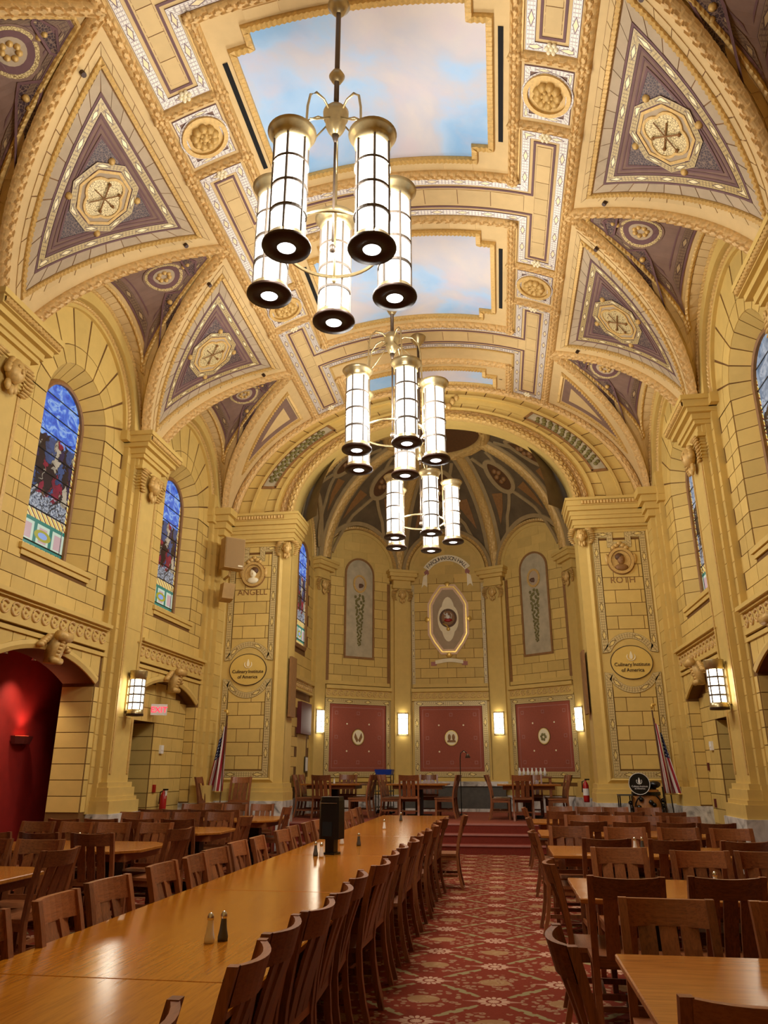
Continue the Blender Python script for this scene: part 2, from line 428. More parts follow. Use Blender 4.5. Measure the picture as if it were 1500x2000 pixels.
def samp(S, path, step=.04, closed=False, h=0.0):
    P, N = [], []; pts = list(path) + ([path[0]] if closed else [])
    for (a0, b0), (a1, b1) in zip(pts, pts[1:]):
        n = max(1, int(math.hypot(a1 - a0, b1 - b0) / step + .5))
        for i in range(n):
            t = i / n; a, b = a0 + (a1 - a0) * t, b0 + (b1 - b0) * t
            p = S(a, b, 0); P.append(p + (S(a, b, 1) - p) * h); N.append(S(a, b, 1) - p)
    if not closed:
        p = S(*pts[-1], 0); nn = S(*pts[-1], 1) - p; P.append(p + nn * h); N.append(nn)
    return P, N
HALF = [(o, sqrt(1 - o * o)) for o in (-1, -.92, -.76, -.6, -.44, -.3, -.12, .12, .3, .44, .6, .76, .92, 1)]
def leafy(amp, per):
    def f(l, o):
        k = round(o * 1.5); q = (l / per + (.5 if k % 2 else 0)) % 1; w = .52 * sin(pi * min(1, .18 + q * .9))
        return amp * (1 - .75 * q) * (1 - o * o * .8) * (1 if abs(o * 1.5 - k) < w else -.25)
    return f
def garland(S, path, name, parent, half=.085, hgt=.075, closed=False, mat='garland', h=0.0, step=.022):
    P, N = samp(S, path, step, closed, h)
    return G().strip(P, N, half, [(o, q * hgt - .004) for o, q in HALF], closed, leafy(.04, .15)).build(name, mat, parent)
def band(S, path, name, parent, half, mat, hgt=.012, closed=False, step=.12, h=0.0, g=None):
    P, N = samp(S, path, step, closed, h)
    q = (g or G()).strip(P, N, half, [(-1, -.004), (-1, hgt), (1, hgt), (1, -.004)], closed)
    return q if g is not None else q.build(name, mat, parent)
def dentil(S, path, name, parent, half=.035, hgt=.03, closed=False, mat='gild', per=.07, h=0.0):
    P, N = samp(S, path, per / 2, closed, h)
    f = lambda l, o: .022 * (int(l / (per / 2) + .25) % 2) * (1 if abs(o) < .9 else 0)
    return G().strip(P, N, half, [(-1, -.004), (-1, hgt * .5), (-.8, hgt), (.8, hgt), (1, hgt * .5), (1, -.004)], closed, f).build(name, mat, parent)
def patch(S, poly, name, parent, mat, h=.006, mx=.22):
    bm = bmesh.new(); f = bm.faces.new([bm.verts.new((a, b, 0)) for a, b in poly])
    bmesh.ops.triangulate(bm, faces=[f])
    for _ in range(5):
        e = [x for x in bm.edges if x.calc_length() > mx]
        if not e: break
        bmesh.ops.subdivide_edges(bm, edges=e, cuts=1)
        bmesh.ops.triangulate(bm, faces=[x for x in bm.faces if len(x.verts) > 3])
    g = G(); idx = {}
    for v in bm.verts: idx[v] = len(g.v); g.v.append(tuple(S(v.co.x, v.co.y, h)))
    for x in bm.faces: g.face([idx[v] for v in x.verts], [(v.co.x, v.co.y) for v in x.verts])
    # rim
    for e in bm.edges:
        if len(e.link_faces) == 1:
            a, b = e.verts; n = len(g.v); g.v += [tuple(S(a.co.x, a.co.y, -.004)), tuple(S(b.co.x, b.co.y, -.004))]
            g.face([idx[a], idx[b], n + 1, n])
    bm.free(); return g.build(name, mat, parent)
def stone(S, quad, name, parent, mat, th=.010, gap=.006, h0=-.004):
    k = len(quad); cx = sum(p[0] for p in quad) / k; cy = sum(p[1] for p in quad) / k; q = []
    for a, b in quad:
        ax, ay = cx - a, cy - b
        q.append((a + max(-gap, min(gap, ax)), b + max(-gap, min(gap, ay))))
    return G().poly([S(a, b, h0) for a, b in q], [S(a, b, th) for a, b in q]).build(name, mat, parent)
def stones_along(S, path, w0, w1, L, name, parent, mat, th=.010, gap=.008):
    """pieces between offsets w0..w1 left of each straight run of a 2D path"""
    for (a0, b0), (a1, b1) in zip(path, path[1:]):
        ln = math.hypot(a1 - a0, b1 - b0); n = max(1, round(ln / L)); tx, ty = (a1 - a0) / ln, (b1 - b0) / ln; nx, ny = -ty, tx
        for i in range(n):
            l0, l1 = ln * i / n, ln * (i + 1) / n
            stone(S, [(a0 + tx * l + nx * w, b0 + ty * l + ny * w) for l, w in ((l0, w0), (l1, w0), (l1, w1), (l0, w1))], name, parent, mat, th, gap)
def inset(poly, dist):                   # convex polygon, counter-clockwise or clockwise
    n = len(poly); ar = sum(poly[i][0] * poly[(i + 1) % n][1] - poly[(i + 1) % n][0] * poly[i][1] for i in range(n)); sg = 1 if ar > 0 else -1
    ls = []
    for i in range(n):
        (a0, b0), (a1, b1) = poly[i], poly[(i + 1) % n]; l = math.hypot(a1 - a0, b1 - b0); nx, ny = -(b1 - b0) / l * sg, (a1 - a0) / l * sg
        ls.append((a0 + nx * dist, b0 + ny * dist, a1 - a0, b1 - b0))
    out = []
    for i in range(n):
        x1, y1, dx1, dy1 = ls[i - 1]; x2, y2, dx2, dy2 = ls[i]; det = dx1 * dy2 - dy1 * dx2
        t = ((x2 - x1) * dy2 - (y2 - y1) * dx2) / det; out.append((x1 + dx1 * t, y1 + dy1 * t))
    return out
def ngon(c, rx, ry, n, ph=0): return [(c[0] + rx * cos(2 * pi * i / n + ph), c[1] + ry * sin(2 * pi * i / n + ph)) for i in range(n)]
def flower(S, c, r, name, parent, mat, h=.02, n=8):
    """raised rosette: ring of petals round a boss"""
    g = G()
    for i in range(n):
        a = 2 * pi * i / n; p = S(c[0] + cos(a) * r * .58, c[1] + sin(a) * r * .58, h); g.ball(p, r * .3, n=6, m=4)
    g.ball(S(c[0], c[1], h), r * .3, n=8, m=5); return g.build(name, mat, parent, True)
# ------------------------------------------------------------------ floor and dais
def slab(name, x0, x1, y0, y1, z0, z1, mat, parent=None, **k): return G().box(x0, x1, y0, y1, z0, z1).build(name, mat, parent, **k)
slab('floor', XC - 9, XC + 9, Y0 - .4, YE + .6, -.15, 0, 'carpet', kind='structure', label='red carpet with beige flower and feather lattice')
dais = slab('floor_dais', XC - 3.9, XC + 3.9, 17.38, 23.6, 0, ZD, 'dais', kind='structure', label='plain red carpeted dais in the apse')
for i, (ya, zt) in enumerate(((16.66, ZD / 3), (17.02, ZD * 2 / 3), (17.38, ZD))):
    if i < 2: slab('step', XC - 3.33, XC + 3.33, ya, 17.38, zt - ZD / 3, zt, 'step', dais)
    slab('step_nosing', XC - 3.33, XC + 3.33, ya - .015, ya + .035, zt - .03, zt + .006, 'nosing', dais)
slab('step_riser', XC - 3.33, XC + 3.33, 17.372, 17.38, ZD * 2 / 3, ZD - .03, 'step', dais)
# ------------------------------------------------------------------ ceiling: vault shell
ys = sorted(set([round(Y0 + i * (YE - Y0) / 176, 4) for i in range(177)] + BAYS))
g = G()
for sg in (-1, 1): g.grid(lambda y, t: V(sg * max(1e-5, smax(y) * t), y), ys, lsp(0, 1, 34), lambda y, t: (y, t))
ceiling = g.build('ceiling', 'tan', None, True, kind='structure', label='ochre barrel vault with garlands, mosaics and sky panels')
def lun(yb, sg):                         # lunette surface, t across -1..1, m metres from the groin (or from the wall when negative)
    def ends(t):
        t = max(-1, min(1, t)); gq = V(sg * (SO + (SE - SO) * abs(t)), yb + t * YH)
        return gq, Vector((XC + sg * 5.05, yb + t * 1.85, 7.45 + 1.85 * sqrt(max(0, 1 - t * t))))
    def S(t, u, h=0.0):
        a, b = ends(t); p = a.lerp(b, u)
        if h:
            e = .01; c, d = ends(min(1, t + e)); c2, d2 = ends(max(-1, t - e)); n = (c.lerp(d, u) - c2.lerp(d2, u)).cross(b - a)
            if n.length < 1e-7: n = Vector((-sg, 0, 0))
            n.normalize()
            if n.dot(Vector((XC, yb, 7.5)) - p) < 0: n = -n
            p = p + n * h
        return p
    return S, ends
def lun_off(S, ends, t, m):
    a, b = ends(t); L = (b - a).length; return min(m / max(L, 1e-4), .46) if m >= 0 else max(1 + m / max(L, 1e-4), .54)
def lun_path(S, ends, m, t0=-.97, t1=.97, n=44):
    T = [sin(x) for x in lsp(math.asin(t0), math.asin(t1), n)]; return [(t, lun_off(S, ends, t, m)) for t in T]
def lun_band(S, ends, m0, m1, name, parent, mat, h, t0=-.95, t1=.95, n=40, g=None):
    gg = g or G(); T = [sin(x) for x in lsp(math.asin(t0), math.asin(t1), n)]; L = [0]
    for a, b in zip(T, T[1:]): L.append(L[-1] + (S(b, lun_off(S, ends, b, m0)) - S(a, lun_off(S, ends, a, m0))).length)
    k = len(gg.v)
    for t in T:
        for m in (m0, m1): gg.v.append(tuple(S(t, lun_off(S, ends, t, m), h)))
    for i in range(n - 1): gg.face([k + 2 * i, k + 2 * i + 1, k + 2 * i + 3, k + 2 * i + 2], [(L[i], 0), (L[i], 1), (L[i + 1], 1), (L[i + 1], 0)])
    return gg.build(name, mat, parent)
def path3(S, path, h=0.0):
    P, N = [], []
    for a, b in path: p = S(a, b); n = S(a, b, .1) - p; P.append(p + n * 10 * h); N.append(n.normalized())
    return P, N
def dens(P, N, step):
    Q, M = [], []
    for i in range(len(P) - 1):
        n = max(1, int((P[i + 1] - P[i]).length / step))
        for j in range(n): t = j / n; Q.append(P[i].lerp(P[i + 1], t)); M.append(N[i].lerp(N[i + 1], t).normalized())
    return Q + [P[-1]], M + [N[-1]]
for sg in (-1, 1):
    for yb in BAYS:
        S, ends = lun(yb, sg); T = [sin(x) for x in lsp(-pi / 2, pi / 2, 49)]
        lu = G().grid(lambda t, u: S(t, u), T, lsp(0, 1, 9), lambda t, u: (t, u)).build('lunette_vault', 'tan', ceiling, True)
        # twisted garland rib along each groin
        for e in (-1, 1):
            P = [V(sg * (SO + (SE - SO) * t), yb + e * t * YH) for t in lsp(0, 1, 40)]
            N = [(V(sg * (SO + (SE - SO) * t), yb + e * t * YH, 1) - V(sg * (SO + (SE - SO) * t), yb + e * t * YH)) for t in lsp(0, 1, 40)]
            Q, M = dens(P, N, .022)
            G().strip(Q, M, .095, [(o, q * .085 - .01) for o, q in HALF], False, leafy(.045, .16)).build('groin_garland', 'garland', ceiling)
        if yb < 5: continue
        lun_band(S, ends, .30, -.34, 'lunette_panel', lu, 'purple', .008, -.9, .9)
        for m0, m1, mt, h in ((.30, .335, 'mauve_line', .014), (.345, .46, 'mosaic_d', .016), (-.34, -.375, 'mauve_line', .014), (-.385, -.5, 'mosaic_d', .016), (.53, .555, 'mauve_line', .013), (-.57, -.595, 'mauve_line', .013)):
            lun_band(S, ends, m0, m1, 'mosaic_band' if mt == 'mosaic_d' else 'painted_line', lu, mt, h, -.86, .86)
        for m in (.24, -.24):
            P, N = path3(S, lun_path(S, ends, m)); Q, M = dens(P, N, .035)
            G().strip(Q, M, .032, [(-1, -.004), (-1, .02), (.0, .035), (1, .02), (1, -.004)], False, lambda l, o: .02 * (int(l / .035 + .2) % 2) * (abs(o) < .5)).build('bead_moulding', 'gild', lu)
        # border stones between groin and bead
        T2 = lsp(-.93, .93, 23)
        for a, b in zip(T2, T2[1:]):
            for m0, m1 in ((.10, .20), (-.03, -.2)):
                q = [(a, lun_off(S, ends, a, m0)), (b, lun_off(S, ends, b, m0)), (b, lun_off(S, ends, b, m1)), (a, lun_off(S, ends, a, m1))]
                cxa = sum(p[0] for p in q) / 4; q = [(cxa + (p[0] - cxa) * .93, p[1]) for p in q]
                G().poly([S(p[0], p[1], -.003) for p in q], [S(p[0], p[1], .009) for p in q]).build('vault_stone', 'tan', lu)
        # medallion and three dark fields
        LS = lambda x, w, h=0.0: S(max(-.98, min(.98, x / 1.87)), max(.05, 1 - (1.12 - w) / max(.6, (ends(x / 1.87)[0] - ends(x / 1.87)[1]).length)), h)
        disc = patch(LS, ngon((0, -.02), .36, .36, 24), 'medallion', lu, 'purple', .022, .2)
        for r, mt, hh in ((.33, 'goldtile', .028), (.28, 'mauve_line', .033), (.19, 'greystone', .038)): patch(LS, ngon((0, -.02), r, r, 20), 'medallion_ring', disc, mt, hh, .2)
        g = G()
        for i in range(7): a = i * .9; g.ball(LS(.1 * cos(a), -.02 + .1 * sin(a), .04), .045, n=6, m=4)
        g.build('medallion_relief', 'gild', disc, True)
        for poly in ([(-.2, -.42), (.2, -.42), (.26, -.5), (0, -.62), (-.26, -.5)], [(.42, -.2), (.8, .12), (1.12, .38), (.5, .22), (.36, .1)], [(-.42, -.2), (-.8, .12), (-1.12, .38), (-.5, .22), (-.36, .1)]):
            patch(LS, poly, 'tessera_field', lu, 'tessera', .014, .3)
            P, N = path3(LS, poly + [poly[0]]); G().strip(P, N, .016, [(-1, -.002), (-1, .022), (1, .022), (1, -.002)]).build('gilt_fillet', 'mauve_line', lu)
            c = (sum(p[0] for p in poly) / 5, sum(p[1] for p in poly) / 5); G().ball(LS(c[0] * .8, c[1] * .8, .012), .05, n=8, m=5).ball(LS(c[0] * .95, c[1] * .95, .01), .04, n=8, m=5).build('cherub_ornament', 'gild', lu, True)
    # long outer garland
    garland(V, [(sg * SO, Y0), (sg * SO, YE)], 'long_garland', ceiling, .095, .085)
    # pendentives
    for yp in PIL + [YE - .05]:
        endp = yp > 16
        full = [(SO + .14, yp - 1.95), (SO + .14, yp + 1.95), (SE + .02, yp)]
        if endp: full = [(SO + .14, YE - 2.05), (SO + .14, YE - .16), (SE - .5, YE - .16)]
        tri = [(sg * a, b) for a, b in full]
        VS = V
        if yp < 5: continue
        if endp:
            t1 = inset(tri, .2); dentil(VS, t1, 'bead_moulding', ceiling, closed=True); patch(VS, inset(tri, .27), 'end_panel', ceiling, 'purple', .006); patch(VS, inset(tri, .45), 'end_panel_field', ceiling, 'tan', .012); continue
        t1 = inset(tri, .18)
        pen = patch(VS, t1, 'pendentive_panel', ceiling, 'tan_joint', .004)
        dentil(VS, t1, 'bead_moulding', pen, closed=True)
        band(VS, inset(tri, .10), 'joint_bed', pen, .042, 'tan_joint', .003, True)
        for i in range(3):    # stones outside the bead, then grey stones inside it
            pa, pb = tri[i], tri[(i + 1) % 3]; ia, ib = inset(tri, .14)[i], inset(tri, .14)[(i + 1) % 3]; ga, gb = inset(tri, .225)[i], inset(tri, .225)[(i + 1) % 3]; ha, hb = inset(tri, .37)[i], inset(tri, .37)[(i + 1) % 3]
            for (u0, u1, w0, w1, mt, nm, n) in ((inset(tri, .06)[i], inset(tri, .06)[(i + 1) % 3], ia, ib, 'tan', 'vault_stone', 12), (ga, gb, ha, hb, 'greystone', 'grey_stone', 10)):
                for k in range(n):
                    f0, f1 = k / n, (k + 1) / n; L = lambda p, q, f: (p[0] + (q[0] - p[0]) * f, p[1] + (q[1] - p[1]) * f)
                    stone(VS, [L(u0, u1, f0), L(u0, u1, f1), L(w0, w1, f1), L(w0, w1, f0)], nm, pen, mt, .012)
        patch(VS, inset(tri, .37), 'mauve_field', pen, 'purple', .010)
        for d0, hf, mt, nm in ((.385, .014, 'mauve_line', 'painted_line'), (.455, .05, 'mosaic_g', 'mosaic_band'), (.53, .014, 'mauve_line', 'painted_line'), (.60, .012, 'mauve_line', 'painted_line')):
            band(VS, inset(tri, d0), nm, pen, hf, mt, .017, True)
        cs = SO + 1.32 ; c = (sg * cs, yp)
        f3 = inset(tri, .63); mid = (sum(p[0] for p in f3) / 3, sum(p[1] for p in f3) / 3)
        for i in range(3):   # three dark tessera fields in the corners
            p = f3[i]; q0, q1 = f3[i - 1], f3[(i + 1) % 3]
            e0 = (p[0] + (q0[0] - p[0]) * .44, p[1] + (q0[1] - p[1]) * .44); e1 = (p[0] + (q1[0] - p[0]) * .44, p[1] + (q1[1] - p[1]) * .44)
            m = ((e0[0] + e1[0]) / 2 * .86 + p[0] * .14, (e0[1] + e1[1]) / 2 * .86 + p[1] * .14); b0 = (p[0] * .92 + mid[0] * .08, p[1] * .92 + mid[1] * .08)
            pl = [b0, e0, m, e1]; patch(VS, pl, 'tessera_field', pen, 'tessera', .016)
            band(VS, pl, 'painted_line', pen, .016, 'mauve_line', .022, True)
        ch = mid
        med = patch(VS, ngon(ch, .55, .55, 8, pi / 8), 'octagon_medallion', pen, 'greystone', .02)
        band(VS, ngon(ch, .51, .51, 8, pi / 8), 'mosaic_band', med, .045, 'mosaic_g', .03, True)
        band(VS, ngon(ch, .42, .42, 8, pi / 8), 'gilt_fillet', med, .02, 'gild', .032, True)
        lob = [(ch[0] + (.27 + .07 * abs(cos(2 * a))) * cos(a), ch[1] + (.27 + .07 * abs(cos(2 * a))) * sin(a)) for a in lsp(0, 2 * pi, 33)[:-1]]
        patch(VS, lob, 'tessera_disc', med, 'goldtile', .028); band(VS, lob, 'gilt_fillet', med, .018, 'gild', .04, True)
        for i in range(4):
            a = pi / 4 + i * pi / 2; G().ball(VS(ch[0] + .55 * cos(a), ch[1] + .55 * sin(a), .015), .055, n=8, m=5).build('corner_boss', 'gild', med, True)
        # trophy of crossed tools
        g = G()
        for a, l in ((.5, .24), (-.6, .22), (1.4, .2), (2.5, .2)):
            g.tube([VS(ch[0] - l * cos(a), ch[1] - l * sin(a), .05), VS(ch[0] + l * cos(a), ch[1] + l * sin(a), .05)], .009, 6); g.ball(VS(ch[0] + l * cos(a), ch[1] + l * sin(a), .05), .026, n=6, m=4)
        g.build('crossed_tools_emblem', 'sepia', med)
        for q in ((tri[0], .2), (tri[1], .2)):
            c2 = (q[0][0] + sg * .45, q[0][1] + (yp - q[0][1]) * .16)
            G().tube([VS(c2[0], c2[1], 0), VS(c2[0], c2[1], .07)], .035, 8).build('spot_fitting', 'bronze', pen)
# central coffers
for yp in PIL + [YE]:
    last = yp == YE; hy = 1.66; y0, y1 = yp - hy, (yp + hy if not last else YE + .01)
    if last: y0 = yp - 1.3
    sk0, sk1 = y0 + .34, (y1 - .34 if not last else YE - .22); ws, nt = SI - .34, .26
    sky = [(-ws + nt, sk0), (ws - nt, sk0), (ws - nt, sk0 + nt), (ws, sk0 + nt), (ws, sk1 - nt), (ws - nt, sk1 - nt), (ws - nt, sk1), (-ws + nt, sk1), (-ws + nt, sk1 - nt), (-ws, sk1 - nt), (-ws, sk0 + nt), (-ws + nt, sk0 + nt)]
    if last: sky = [(-ws + nt, sk0), (ws - nt, sk0), (ws - nt, sk0 + nt), (ws, sk0 + nt), (ws, sk1), (-ws, sk1), (-ws, sk0 + nt), (-ws + nt, sk0 + nt)]
    # the painted sky as a finely subdivided plus of rectangles
    g = G(); yy = [sk0, sk0 + nt] + lsp(sk0 + nt, sk1 - (0 if last else nt), 14)[1:] + ([] if last else [sk1])
    for a, b in zip(yy, yy[1:]):
        w = ws if (a >= sk0 + nt - 1e-6 and (last or b <= sk1 - nt + 1e-6)) else ws - nt
        g.grid(lambda s_, y_: V(s_, y_, .012), lsp(-w, w, 25), [a, b])
    skp = g.build('painted_sky_panel', 'sky', ceiling, True)
    dentil(V, sky, 'sky_frame_moulding', ceiling, .05, .06, True, 'gild')
    ring = [(-SI, y0), (SI, y0), (SI, y1), (-SI, y1)]
    if last: garland(V, [(-SI, YE - .1), (-SI, y0), (SI, y0), (SI, YE - .1)], 'coffer_garland', ceiling)
    else: garland(V, ring, 'coffer_garland', ceiling, closed=True)
    for sg in (-1, 1):
        band(V, [(sg * (SI - .2), sk0 + nt + .12), (sg * (SI - .2), sk1 - nt - .12)], 'air_slot', ceiling, .035, 'blackslot', .01)
        # stones between the garland and the sky frame
        L = y1 - y0 - (.3 if last else .3); n = max(2, int(L / .55))
        for i in range(int(ws * 2 / .5)):
            a = -ws + .3 + i * (2 * ws - .6) / int(ws * 2 / .5); b = a + (2 * ws - .6) / int(ws * 2 / .5)
            if sg < 0: stone(V, [(a, y0 + .11), (b, y0 + .11), (b, y0 + .27), (a, y0 + .27)], 'vault_stone', ceiling, 'tan')
            elif not last: stone(V, [(a, y1 - .27), (b, y1 - .27), (b, y1 - .11), (a, y1 - .11)], 'vault_stone', ceiling, 'tan')
        for cy in ([y0] if last else [y0, y1]): flower(V, (sg * SI, cy), .13, 'garland_rosette', ceiling, 'garland', .06)
        # rosette square in the side strip
        if not last:
            sm, hw_ = (SI + SO) / 2, (SO - SI) / 2 - .12
            for e in (-1, 1):
                garland(V, [(sg * (SI + .06), yp + e * .56), (sg * (SO - .06), yp + e * .56)], 'cross_garland', ceiling, .075, .065)
                flower(V, (sg * SO, yp + e * .56), .13, 'garland_rosette', ceiling, 'garland', .07); flower(V, (sg * SI, yp + e * .56), .12, 'garland_rosette', ceiling, 'garland', .07)
            sq = [(sg * (sm - hw_), yp - .43), (sg * (sm + hw_), yp - .43), (sg * (sm + hw_), yp + .43), (sg * (sm - hw_), yp + .43)]
            rq = patch(V, sq, 'rosette_panel', ceiling, 'purple', .006); band(V, inset(sq, .05), 'mosaic_band', rq, .04, 'mosaic_w', .016, True)
            for r, hh, mt in ((.34, .02, 'mosaic_w'), (.31, .05, 'gild')): band(V, ngon((sg * sm, yp), r, r, 28), 'rosette_rim', rq, .03, mt, hh, True, .3)
            patch(V, ngon((sg * sm, yp), .28, .28, 24), 'rosette_disc', rq, 'gild', .012); flower(V, (sg * sm, yp), .25, 'rosette_leaves', rq, 'gild', .02, 9); flower(V, (sg * sm, yp), .12, 'rosette_heart', rq, 'gild', .04, 6)
# H-shaped mosaic panels over the window bays
for i, yb in enumerate(BAYS[1:]):
    ya, yc = yb - 2.175 + .72, (yb + 2.175 - .72 if i < 2 else YE - .16)
    ri, ro = SI + .19, SO - .17; r0, r1 = yb - .36, yb + .36
    Hp = [(-ro, ya), (-ri, ya), (-ri, r0), (ri, r0), (ri, ya), (ro, ya), (ro, yc), (ri, yc), (ri, r1), (-ri, r1), (-ri, yc), (-ro, yc)]
    hp = band(V, Hp, 'mosaic_band', ceiling, .062, 'mosaic_w', .016, True)
    hi = [(a + (.13 if j in (0, 11) else -.13 if j in (5, 6) else (-.13 if j in (1, 2, 9, 10) else .13)), b + (.13 if j in (0, 1, 4, 5) else -.13 if j in (6, 7, 10, 11) else (.13 if j in (2, 3) else -.13))) for j, (a, b) in enumerate(Hp)]
    band(V, hi, 'painted_line', ceiling, .018, 'mauve_line', .012, True)
    ho = [(a + (-.11 if j in (0, 11) else .11 if j in (5, 6) else (.11 if j in (1, 2, 9, 10) else -.11)), b + (-.11 if j in (0, 1, 4, 5) else .11 if j in (6, 7, 10, 11) else (-.11 if j in (2, 3) else .11))) for j, (a, b) in enumerate(Hp)]
    band(V, ho, 'gilt_fillet', ceiling, .02, 'gild', .03, True)
    for sg in (-1, 1):
        for yy in (ya, yc):
            flower(V, (sg * (ri + ro) / 2, yy), .11, 'shell_ornament', ceiling, 'cream', .02, 6)
        n = 7
        band(V, [(sg * (ri + ro) / 2, ya + .2), (sg * (ri + ro) / 2, yc - .2)], 'joint_bed', ceiling, (ro - ri) / 2 - .17, 'tan_joint', .002, step=.3)
        for k in range(n):
            a, b = ya + .2 + (yc - ya - .4) * k / n, ya + .2 + (yc - ya - .4) * (k + 1) / n
            stone(V, [(sg * (ri + .17), a), (sg * (ro - .17), a), (sg * (ro - .17), b), (sg * (ri + .17), b)], 'vault_stone', ceiling, 'tan', .007, .006)
    n = 8
    band(V, [(-ri, yb), (ri, yb)], 'joint_bed', ceiling, .17, 'tan_joint', .002, step=.2)
    for k in range(n):
        a, b = -ri + 2 * ri * k / n, -ri + 2 * ri * (k + 1) / n; stone(V, [(a, r0 + .18), (b, r0 + .18), (b, r1 - .18), (a, r1 - .18)], 'vault_stone', ceiling, 'tan', .007, .006)
# ------------------------------------------------------------------ side walls
def outer_pt(th, rc=7.04, hw=1.575, zc=7.45):
    c, s_ = cos(th), sin(th)
    if abs(c) > 1e-6:
        r = hw / abs(c)
        if r * s_ + rc <= zc: return (r * c, rc + r * s_)
    b = s_ * (rc - zc); r = -b + sqrt(b * b - ((rc - zc) ** 2 - hw * hw)); return (r * c, rc + r * s_)
scroll_me = G().tube([(0, .085 * cos(a), .085 * sin(a)) for a in lsp(.6, 5.9, 14)], [.018 + .006 * sin(i) for i in range(14)], 6).ball((0, .0, 0), .022, n=6, m=4).mesh('scroll_ornament', 'garland', True)
g = G().poly([(0, -.13, 0), (0, .13, 0), (-.02, .10, -.42), (-.02, -.10, -.42)], [(.22, -.13, 0), (.22, .13, 0), (.1, .10, -.42), (.1, -.10, -.42)])
g.tube([(.2, -.15, -.03), (.2, .15, -.03)], .075, 10).tube([(.12, -.12, -.38), (.12, .12, -.38)], .05, 10)
for e in (-1, 1):
    for k in range(5): g.ball((.06, e * (.15 + .05 * k), -.05 - .035 * k), .06, .07, .045, 7, 5)
for k in range(6): g.ball((.19 - .017 * k, 0, -.1 - .05 * k), .035, .06, .035, 7, 5)
console_me = g.mesh('arch_console', 'gild', True)
def cherub_geo():
    g = G().ball((.10, 0, 0), .10, .10, .125, 12, 8).ball((.2, 0, -.01), .02, .018, .03, 6, 4)
    for e in (-1, 1):
        g.ball((.185, e * .04, .025), .018, n=6, m=4)
        for k in range(9):
            a = 1.1 - k * .25; g.ball((.07 - .004 * k, e * (.12 + .14 * cos(a)), .02 + .17 * sin(a) - .03), .028, .11 - .006 * k, .015, 6, 5)
        for k in range(4): g.ball((.09, e * (.06 + .012 * k), .09 - .035 * k), .05, .035, .04, 6, 4)
    for k in range(3): g.ball((.08, (k - 1) * .05, -.15 - .03 * (k == 1)), .035, .04, .06, 6, 4)
    for i, (x, y, z) in enumerate(g.v): g.v[i] = (x * 1.15, y * 1.5, z * 1.45)
    return g
cherub_me = cherub_geo().mesh('cherub_head', 'gild', True)
def stepped(g, prof, fn):
    """boxes from a list (z0,z1,half,front) via fn(half, front, z0, z1)"""
    for z0, z1, hw, fr in prof: fn(g, hw, fr, z0, z1)
    return g
WN = [0]
def window(sd, yb, d, mat, label, hw=.62, zs=4.7, zsp=7.04, parent=None, S=None, n=9):
    WN[0] += 1; S = S or wallS(sd, d)
    S2 = (lambda a, z, h=0.0: S(yb + a * (1 if sd < 0 else -1), z, h))
    out = [(-hw, zs), (hw, zs)] + [(hw * cos(a), zsp + hw * sin(a)) for a in lsp(0, pi, 19)]
    P, N = samp(S2, out, .2, True)
    w = G().strip(P, N, .045, [(-1, -.02), (-1, .05), (-.2, .07), (1, .03), (1, -.02)], True).build('window_%d' % WN[0], 'sepia', parent, kind='structure', label=label)
    zt = zsp + hw; zz = [zs, zs + .155 * (zt - zs) / 2.96 * 1.2, zs + .24 * (zt - zs)] + lsp(zs + .24 * (zt - zs), zt, n - 1)[1:]
    def xw(z): return hw if z <= zsp else sqrt(max(0, hw * hw - (z - zsp) ** 2))
    for a, b in zip(zz, zz[1:]):
        L = lsp(a + .008, b - .008, 2 if b <= zsp else 8); pts = [(xw(z) - .01, z) for z in L] + [(-xw(z) + .01, z) for z in L[::-1]]
        k = G(); n0 = len(pts); k.v = [tuple(S2(p[0], p[1], .004)) for p in pts] + [tuple(S2(p[0], p[1], -.008)) for p in pts]
        uv = [((p[0] + hw) / (2 * hw), (p[1] - zs) / (zt - zs)) for p in pts]
        k.face(range(n0), uv); k.face([n0 + i for i in range(n0)][::-1], uv[::-1]); k.build('stained_pane', mat, w)
        if b < zt - .02: G().tube([S2(-xw(b) , b, .006), S2(xw(b), b, .006)], .011, 6).build('saddle_bar', 'black', w)
    for e in (-1, 1): G().tube([S2(e * hw * .8, zs, .006), S2(e * hw * .8, zs + .24 * (zt - zs), .006)], .008, 6).build('lead_bar', 'black', w)
    return w
